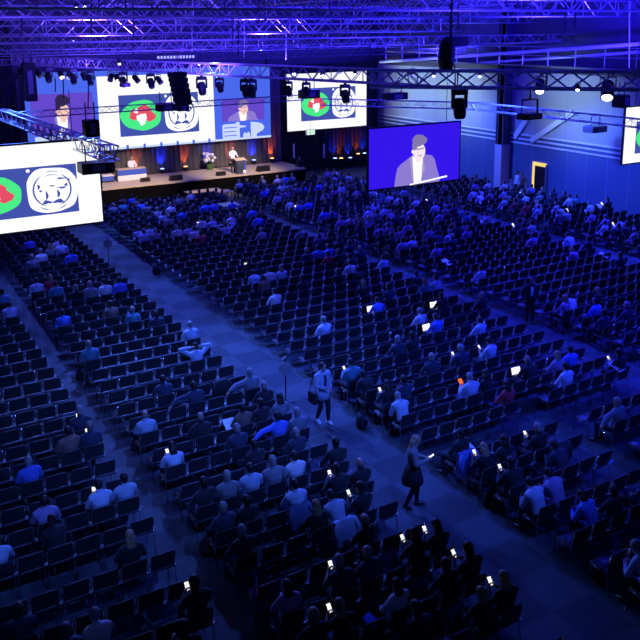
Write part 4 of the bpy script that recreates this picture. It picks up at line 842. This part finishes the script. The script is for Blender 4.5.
# ------------------------------------------------------------------ chairs into the grid
order = sorted([k for k in seats if seats[k]['inn'] and not hid(seats[k])], key=lambda k: seats[k]['w'])
NCH = 300
near = order[:NCH]; nearset = set(near)
proto = chair_proto(); kids = {proto.name: list(proto.children)}
for c_ in proto.children: kids[c_.name] = []
for n_, key in enumerate(near):
    s_ = seats[key]; o = proto if n_ == 0 else copy_tree(proto, None, kids)
    o.location = (s_['x']+R.uniform(-.008, .008), s_['y']+R.uniform(-.015, .015), 0); o.rotation_euler.z = R.uniform(-.02, .02)
    tag(o, '%s black padded chair, %s' % ('occupied' if s_['occ'] else 'empty', seat_phrase(key)), 'chair', 'chairs in the hall seating rows')
rest = [k for k in seats if k not in nearset]
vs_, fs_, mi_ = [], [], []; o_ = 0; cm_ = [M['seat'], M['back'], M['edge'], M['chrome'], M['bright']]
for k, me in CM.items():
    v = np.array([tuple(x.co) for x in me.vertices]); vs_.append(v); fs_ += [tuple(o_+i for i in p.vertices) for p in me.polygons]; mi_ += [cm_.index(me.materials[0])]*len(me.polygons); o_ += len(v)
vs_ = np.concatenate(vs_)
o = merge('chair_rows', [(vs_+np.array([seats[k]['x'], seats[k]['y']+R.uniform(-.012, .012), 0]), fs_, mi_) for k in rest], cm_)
tag(o, 'rows of black padded chairs filling the hall beyond the nearest seats', 'chairs', None, 'stuff')
# ------------------------------------------------------------------ people on their feet
def stander(px, py, kind, top, hair, face, label, **kw):
    p = at(px, py, 0)
    if p.x > 35.3: p = atx(px, py, 35.3); p.z = 0
    rz = math.atan2(-face[0], face[1])
    o = person(p, rz, kind, top, hair, True, **kw); tag(o, label, 'person'); return o, p, rz
o, p, rz = stander(323, 423, 'w', 'L', 'k', (.12, -1.), 'person in pale blue jacket and dark trousers walking down the main aisle', trs=(.015, .017, .025), short=False)
k = MB().loft([((0, 0, 1.06), (.17, 0, 0), (0, .13, 0)), ((0, 0, .92), (.195, 0, 0), (0, .15, 0)), ((0, 0, .74), (.21, 0, 0), (0, .17, 0))], n=18).build('coat_skirt', M['cloth'], o, smooth=True); k.color = o.color
MB().loft([((0, .10, 1.0), (.03, 0, 0), (0, .012, 0)), ((0, .128, 1.25), (.05, 0, 0), (0, .014, 0)), ((0, .10, 1.42), (.055, 0, 0), (0, .014, 0))], n=8).build('shirt_front', M['navy'], o)
for k in o.children:
    if k.name.startswith('shoe'): k.data = k.data.copy(); k.data.materials[0] = M['white']
bg = empty('shoulder_bag', p+Matrix.Rotation(rz, 3, 'Z') @ V((.31, -.03, .82)), rz); tag(bg, 'dark shoulder bag at hip of walking person in pale blue jacket', 'bag')
b = MB().rpad(.32, .34, .1, .05, X=(0, 1, 0), Y=(0, 0, 1), ins=.02).build('pouch', M['bag'], bg); b.color = (.02, .02, .03, 1)
b = MB().tube([(0, -.14, .15), (-.06, -.08, .5), (-.16, -.03, .66), (-.06, .08, .5), (0, .14, .15)], .012, 6).build('strap', M['bag'], bg); b.color = (.02, .02, .03, 1)
o, p, rz = stander(412, 507, 'q', 'G', 'l', (.8, -.45), 'long fair-haired person in grey top and dark skirt walking with a phone', trs=(.012, .012, .016), short=False)
sk = MB().loft([((0, 0, 1.05), (.165, 0, 0), (0, .13, 0)), ((0, 0, .92), (.21, 0, 0), (0, .18, 0)), ((0, .0, .72), (.24, 0, 0), (0, .24, 0)), ((0, .0, .6), (.22, 0, 0), (0, .24, 0))], n=18).build('skirt', M['trs'], o, smooth=True); sk.color = (.012, .012, .018, 1)
mw = Matrix.Translation(p) @ Matrix.Rotation(rz, 4, 'Z'); q = empty('smartphone', mw @ V((0, .40, 1.22)), rz); tag(q, 'lit smartphone in the hands of the walking fair-haired person', 'phone')
Yv = V((0, .8, .6)); nn = V((0, -.6, .8))
MB().rpad(.078, .155, .009, .01, X=(1, 0, 0), Y=Yv, ins=.002).build('case', M['bsteel'], q); MB().obox(nn*.0062, (.036, 0, 0), Yv*.072, nn*.0012).build('lit_screen', M['e_phone'], q)
o, p, rz = stander(529, 324, 's', 'K', 'k', (-.35, -.9), 'person in black suit and pale shirt standing in the right aisle', trs=(.012, .012, .016), short=False)
T = template('s', False)
MB().loft([((0, .108, 1.02), (.03, 0, 0), (0, .012, 0)), ((0, .128, 1.25), (.055, 0, 0), (0, .014, 0)), ((0, .10, 1.42), (.06, 0, 0), (0, .014, 0))], n=8).build('shirt_front', M['paper'], o)
stander(517, 190, 's', 'W', 'k', (-1, .2), 'person in white top standing at the right wall near the lit door', short=False)
stander(522, 189, 's', 'M', 'k', (-1, -.2), 'person in brown top standing right of the white top at the wall')
o, p, rz = stander(300, 181, 's', 'K', 'k', (-.6, -.8), 'person in black standing at the right end of the stage', short=False)
p = lp+V((-.25, .62, 0)); o = person(p, PI, 'l', 'W', 'l', True, short=False); tag(o, 'person in pale clothes speaking behind the lectern on stage', 'person')
p = tp+V((.35, .75, 0)); ch = copy_tree(proto, None, kids); ch.location = p; ch.rotation_euler.z = PI; tag(ch, 'black padded chair behind the panel table on stage', 'chair', 'chairs in the hall seating rows')
o = person(p+V((0, 0, 0)), PI, 'u', 'W', 'g', True, short=False); tag(o, 'person in pale top seated behind the panel table on stage', 'person')
# ------------------------------------------------------------------ bags, papers, draped jackets
def bag(px, py, s_, c_, lab):
    p = at(px, py, 0); o = empty('bag', p, R.uniform(0, 3)); o.scale = (s_,)*3; tag(o, lab, 'bag')
    b = MB().loft([((0, 0, .005), (.19, 0, 0), (0, .11, 0)), ((0, 0, .12), (.21, 0, 0), (0, .13, 0)), ((.01, 0, .30), (.18, 0, 0), (0, .10, 0)), ((.01, .01, .38), (.13, 0, 0), (0, .05, 0))], n=14).build('body', M['bag'], o, smooth=True); b.color = (*c_, 1)
    b = MB().tube([(-.08, 0, .36), (-.07, .01, .46), (.0, .01, .5), (.08, .01, .46), (.09, 0, .36)], .013, 6).build('handle', M['bag'], o); b.color = (*c_, 1)
    b = MB().rpad(.24, .16, .05, .03, org=(0, -.13, .15), X=(1, 0, 0), Y=(0, 0, 1), ins=.01).build('pocket', M['bag'], o); b.color = (*c_, 1)
for px, py, s_, c_, lab in ((80, 378, .9, (.015, .015, .02), 'black bag on the floor by the balding person in teal, left aisle'), (136, 449, .8, (.02, .02, .03), 'black bag on the floor beside the person in pale blue, left aisle'), (361, 427, 1., (.012, .012, .016), 'black bag on the floor at the main aisle edge, centre block'), (156, 274, 1.2, (.012, .012, .02), 'dark bag beside a row end far up the main aisle'), (489, 505, .8, (.02, .02, .025), 'dark bag on the floor near the phone user, centre block aisle edge'), (598, 580, .9, (.02, .018, .02), 'dark bag on the floor at the right edge of main aisle, nearest one'), (210, 554, 1., (.03, .025, .02), 'dark bag on the floor of left aisle, lower part of photo')):
    bag(px, py, s_, c_, lab)
def draped(px, py, c_, lab):
    p = at(px, py, .8); best = min(seats.items(), key=lambda kv: (kv[1]['x']-p.x)**2+(kv[1]['y']-.28-p.y)**2)[1]
    o = empty('jacket', (best['x'], best['y']-.26, .86)); tag(o, lab, 'jacket')
    b = MB(); n = 9; vs = []; fs = []
    prof = [(.06, -.24), (.055, -.1), (.03, .0), (-.01, .015), (-.05, -.02), (-.075, -.2), (-.10, -.42), (-.09, -.52)]
    for j_, (yy, zz) in enumerate(prof):
        for i_ in range(n):
            t_ = i_/(n-1)*2-1; vs.append((t_*(.25-.02*(j_ == 7)), yy+.012*math.sin(i_*1.9+j_), zz+.012*math.sin(i_*2.3)-.03*t_*t_))
    m0 = len(vs); vs += [(x, y-.016 if y < 0 else y+.016, z+.014) for x, y, z in vs]
    for L0, fl in ((0, 0), (m0, 1)):
        for j_ in range(len(prof)-1):
            for i_ in range(n-1):
                f = (L0+j_*n+i_, L0+j_*n+i_+1, L0+(j_+1)*n+i_+1, L0+(j_+1)*n+i_); fs.append(f[::-1] if fl else f)
    k = b.add(vs, fs).build('cloth', M['bag'], o, smooth=True); k.color = (*c_, 1)
    for sx in (-1, 1):
        k = MB().tube([(sx*.2, -.07, -.03), (sx*.27, -.1, -.2), (sx*.26, -.09, -.42)], [.05, .05, .035], 8).build('sleeve', M['bag'], o, smooth=True); k.color = (*c_, 1)
for px, py, c_, lab in ((219, 384, (.012, .012, .016), 'black jacket draped over an empty chair, left centre block upper part'), (304, 505, (.1, .12, .25), 'blue grey jacket draped on the chair behind the striped-shirt sitter'), (441, 460, (.12, .18, .6), 'bright blue jacket draped on the aisle end chair, centre block'), (560, 446, (.06, .06, .09), 'dark jacket draped over a chair near the right edge'), (334, 521, (.4, .5, .7), 'pale blue jacket draped over a chair near the bottom centre')):
    draped(px, py, c_, lab)
for px, py, z, w_, lab in ((600, 206, .85, .3, 'sheet of paper held by the person in black near the right wall'), (604, 255, .75, .34, 'sheet of paper lying near the navy-topped person, right edge'), (447, 262, .8, .34, 'white sheet of paper above the right aisle end, right block'), (466, 445, .8, .3, 'white sheet of paper beside the long dark-haired person, centre block'), (617, 366, .85, .34, 'pale blue printed paper held at the right edge, centre block'), (230, 424, .8, .3, 'crumpled white paper bag beside the left centre sitter'), (606, 459, .5, .24, 'bright blue folder lying on a chair near the right edge'), (371, 620, .8, .2, 'bright blue folder on a chair at the bottom of the photo')):
    p = at(px, py, z); o = empty('paper' if 'folder' not in lab else 'folder', p, R.uniform(-.5, .5)); tag(o, lab, 'paper' if 'folder' not in lab else 'folder')
    b = MB().obox((0, 0, 0), (w_*.5, 0, 0), (0, w_*.55, w_*.25), (0, -.001, .002)).build('sheet', M['paper'] if 'folder' not in lab else M['bag'], o)
    b.color = (.1, .25, .9, 1)
# ------------------------------------------------------------------ light
def wash(x, y, z, tx, ty, e, c_, ang=95, rad=.5): return spot((x, y, z), (tx, ty, 0), e, c_, ang, 1., rad, 'wash_light')
BLUE = (.034, .1, 1.); BLUE2 = (.014, .03, 1.); COOL = (.062, .17, 1.)
EW = 7000
for x, y, tx, ty, e, c_, an in ((6, 36, 5, 29, 1.0, COOL, 95), (9, 27, 8, 21, 1.15, COOL, 90), (3, 8, 3, 20, .42, COOL, 60), (9, 8, 8.5, 19, .40, COOL, 60), (14, 33, 13, 27, .9, BLUE, 95), (13, 22, 12, 18, .7, BLUE, 90), (12, 7, 12, 16, .42, BLUE, 60), (20, 8, 18, 17, .5, BLUE2, 60),
    (21, 37, 22, 31, .9, BLUE2, 95), (23, 28, 22, 22, 1.0, BLUE2, 95), (21, 19, 20, 15, .6, BLUE2, 90), (30, 36, 31, 30, 1.35, BLUE2, 95), (30, 26, 29, 21, 1.3, BLUE2, 95), (12, 43, 13, 38, 1.0, COOL, 95), (22, 45, 23, 40, .9, BLUE, 95), (30, 45, 31, 40, .8, BLUE2, 95)):
    wash(x, y, 9.3, tx, ty, EW*e, c_, an, .18)
for y, e in ((22, .8), (31, 1.), (40, 1.), (47, .6)): spot((29.5, y, 8.4), (36, y, .8), 4600*e, (.045, .13, 1), 74, 1., .4, 'wall_wash')
for y, e in ((24, .55), (33, .8), (43, 1.2), (48, 1.)): spot((31.0, y, 6.6), (36, y, 6.2), 1100*e, (.42, .66, .8), 85, 1., .3, 'wall_wash')
for x, y, e, c_ in ((2, 36, 1., (.12, .06, 1)), (12, 30, 1, (.09, .04, 1)), (12, 42, 1, (.10, .045, 1)), (22, 30, 1.3, (.03, .015, 1)), (22, 42, 1.2, (.05, .025, 1)), (31, 26, 1.5, (.02, .01, 1)), (31, 38, 1.2, (.03, .02, 1)), (20, 18, 1.2, (.03, .015, 1)), (4, 24, .9, (.1, .05, 1)), (28, 16, 1., (.02, .01, 1))):
    spot((x, y, 8.5), (x+.5, y+4, 14), 7000*e, c_, 150, .8, .3, 'roof_wash')
spot((16, 40, 8.8), (15, 49.6, 1), 9500, (1, .74, .48), 34, .8, .3, 'stage_lamp'); spot((22, 40, 8.8), (22.5, 49.6, 1), 9500, (1, .76, .5), 34, .8, .3, 'stage_lamp')
spot((20.5, 42, 8.5), lp+V((-.2, .5, 1.2)), 3000, (1, .82, .6), 12, .5, .15, 'stage_lamp'); spot((14, 42, 8.5), tp+V((.2, .6, 1)), 1800, (1, .82, .6), 10, .5, .15, 'stage_lamp')
spot((18, 41, 8.8), (18.6, 46, .7), 2600, (1, .75, .5), 16, .7, .2, 'stage_lamp')
wd = bpy.data.worlds.new('world'); sc.world = wd; wd.use_nodes = True
wd.node_tree.nodes['Background'].inputs[0].default_value = (.02, .035, .16, 1); wd.node_tree.nodes['Background'].inputs[1].default_value = .35
vs = sc.view_settings; vs.view_transform = 'Standard'; vs.look = 'None'; vs.gamma = 1; vs.use_curve_mapping = False; vs.exposure = 0
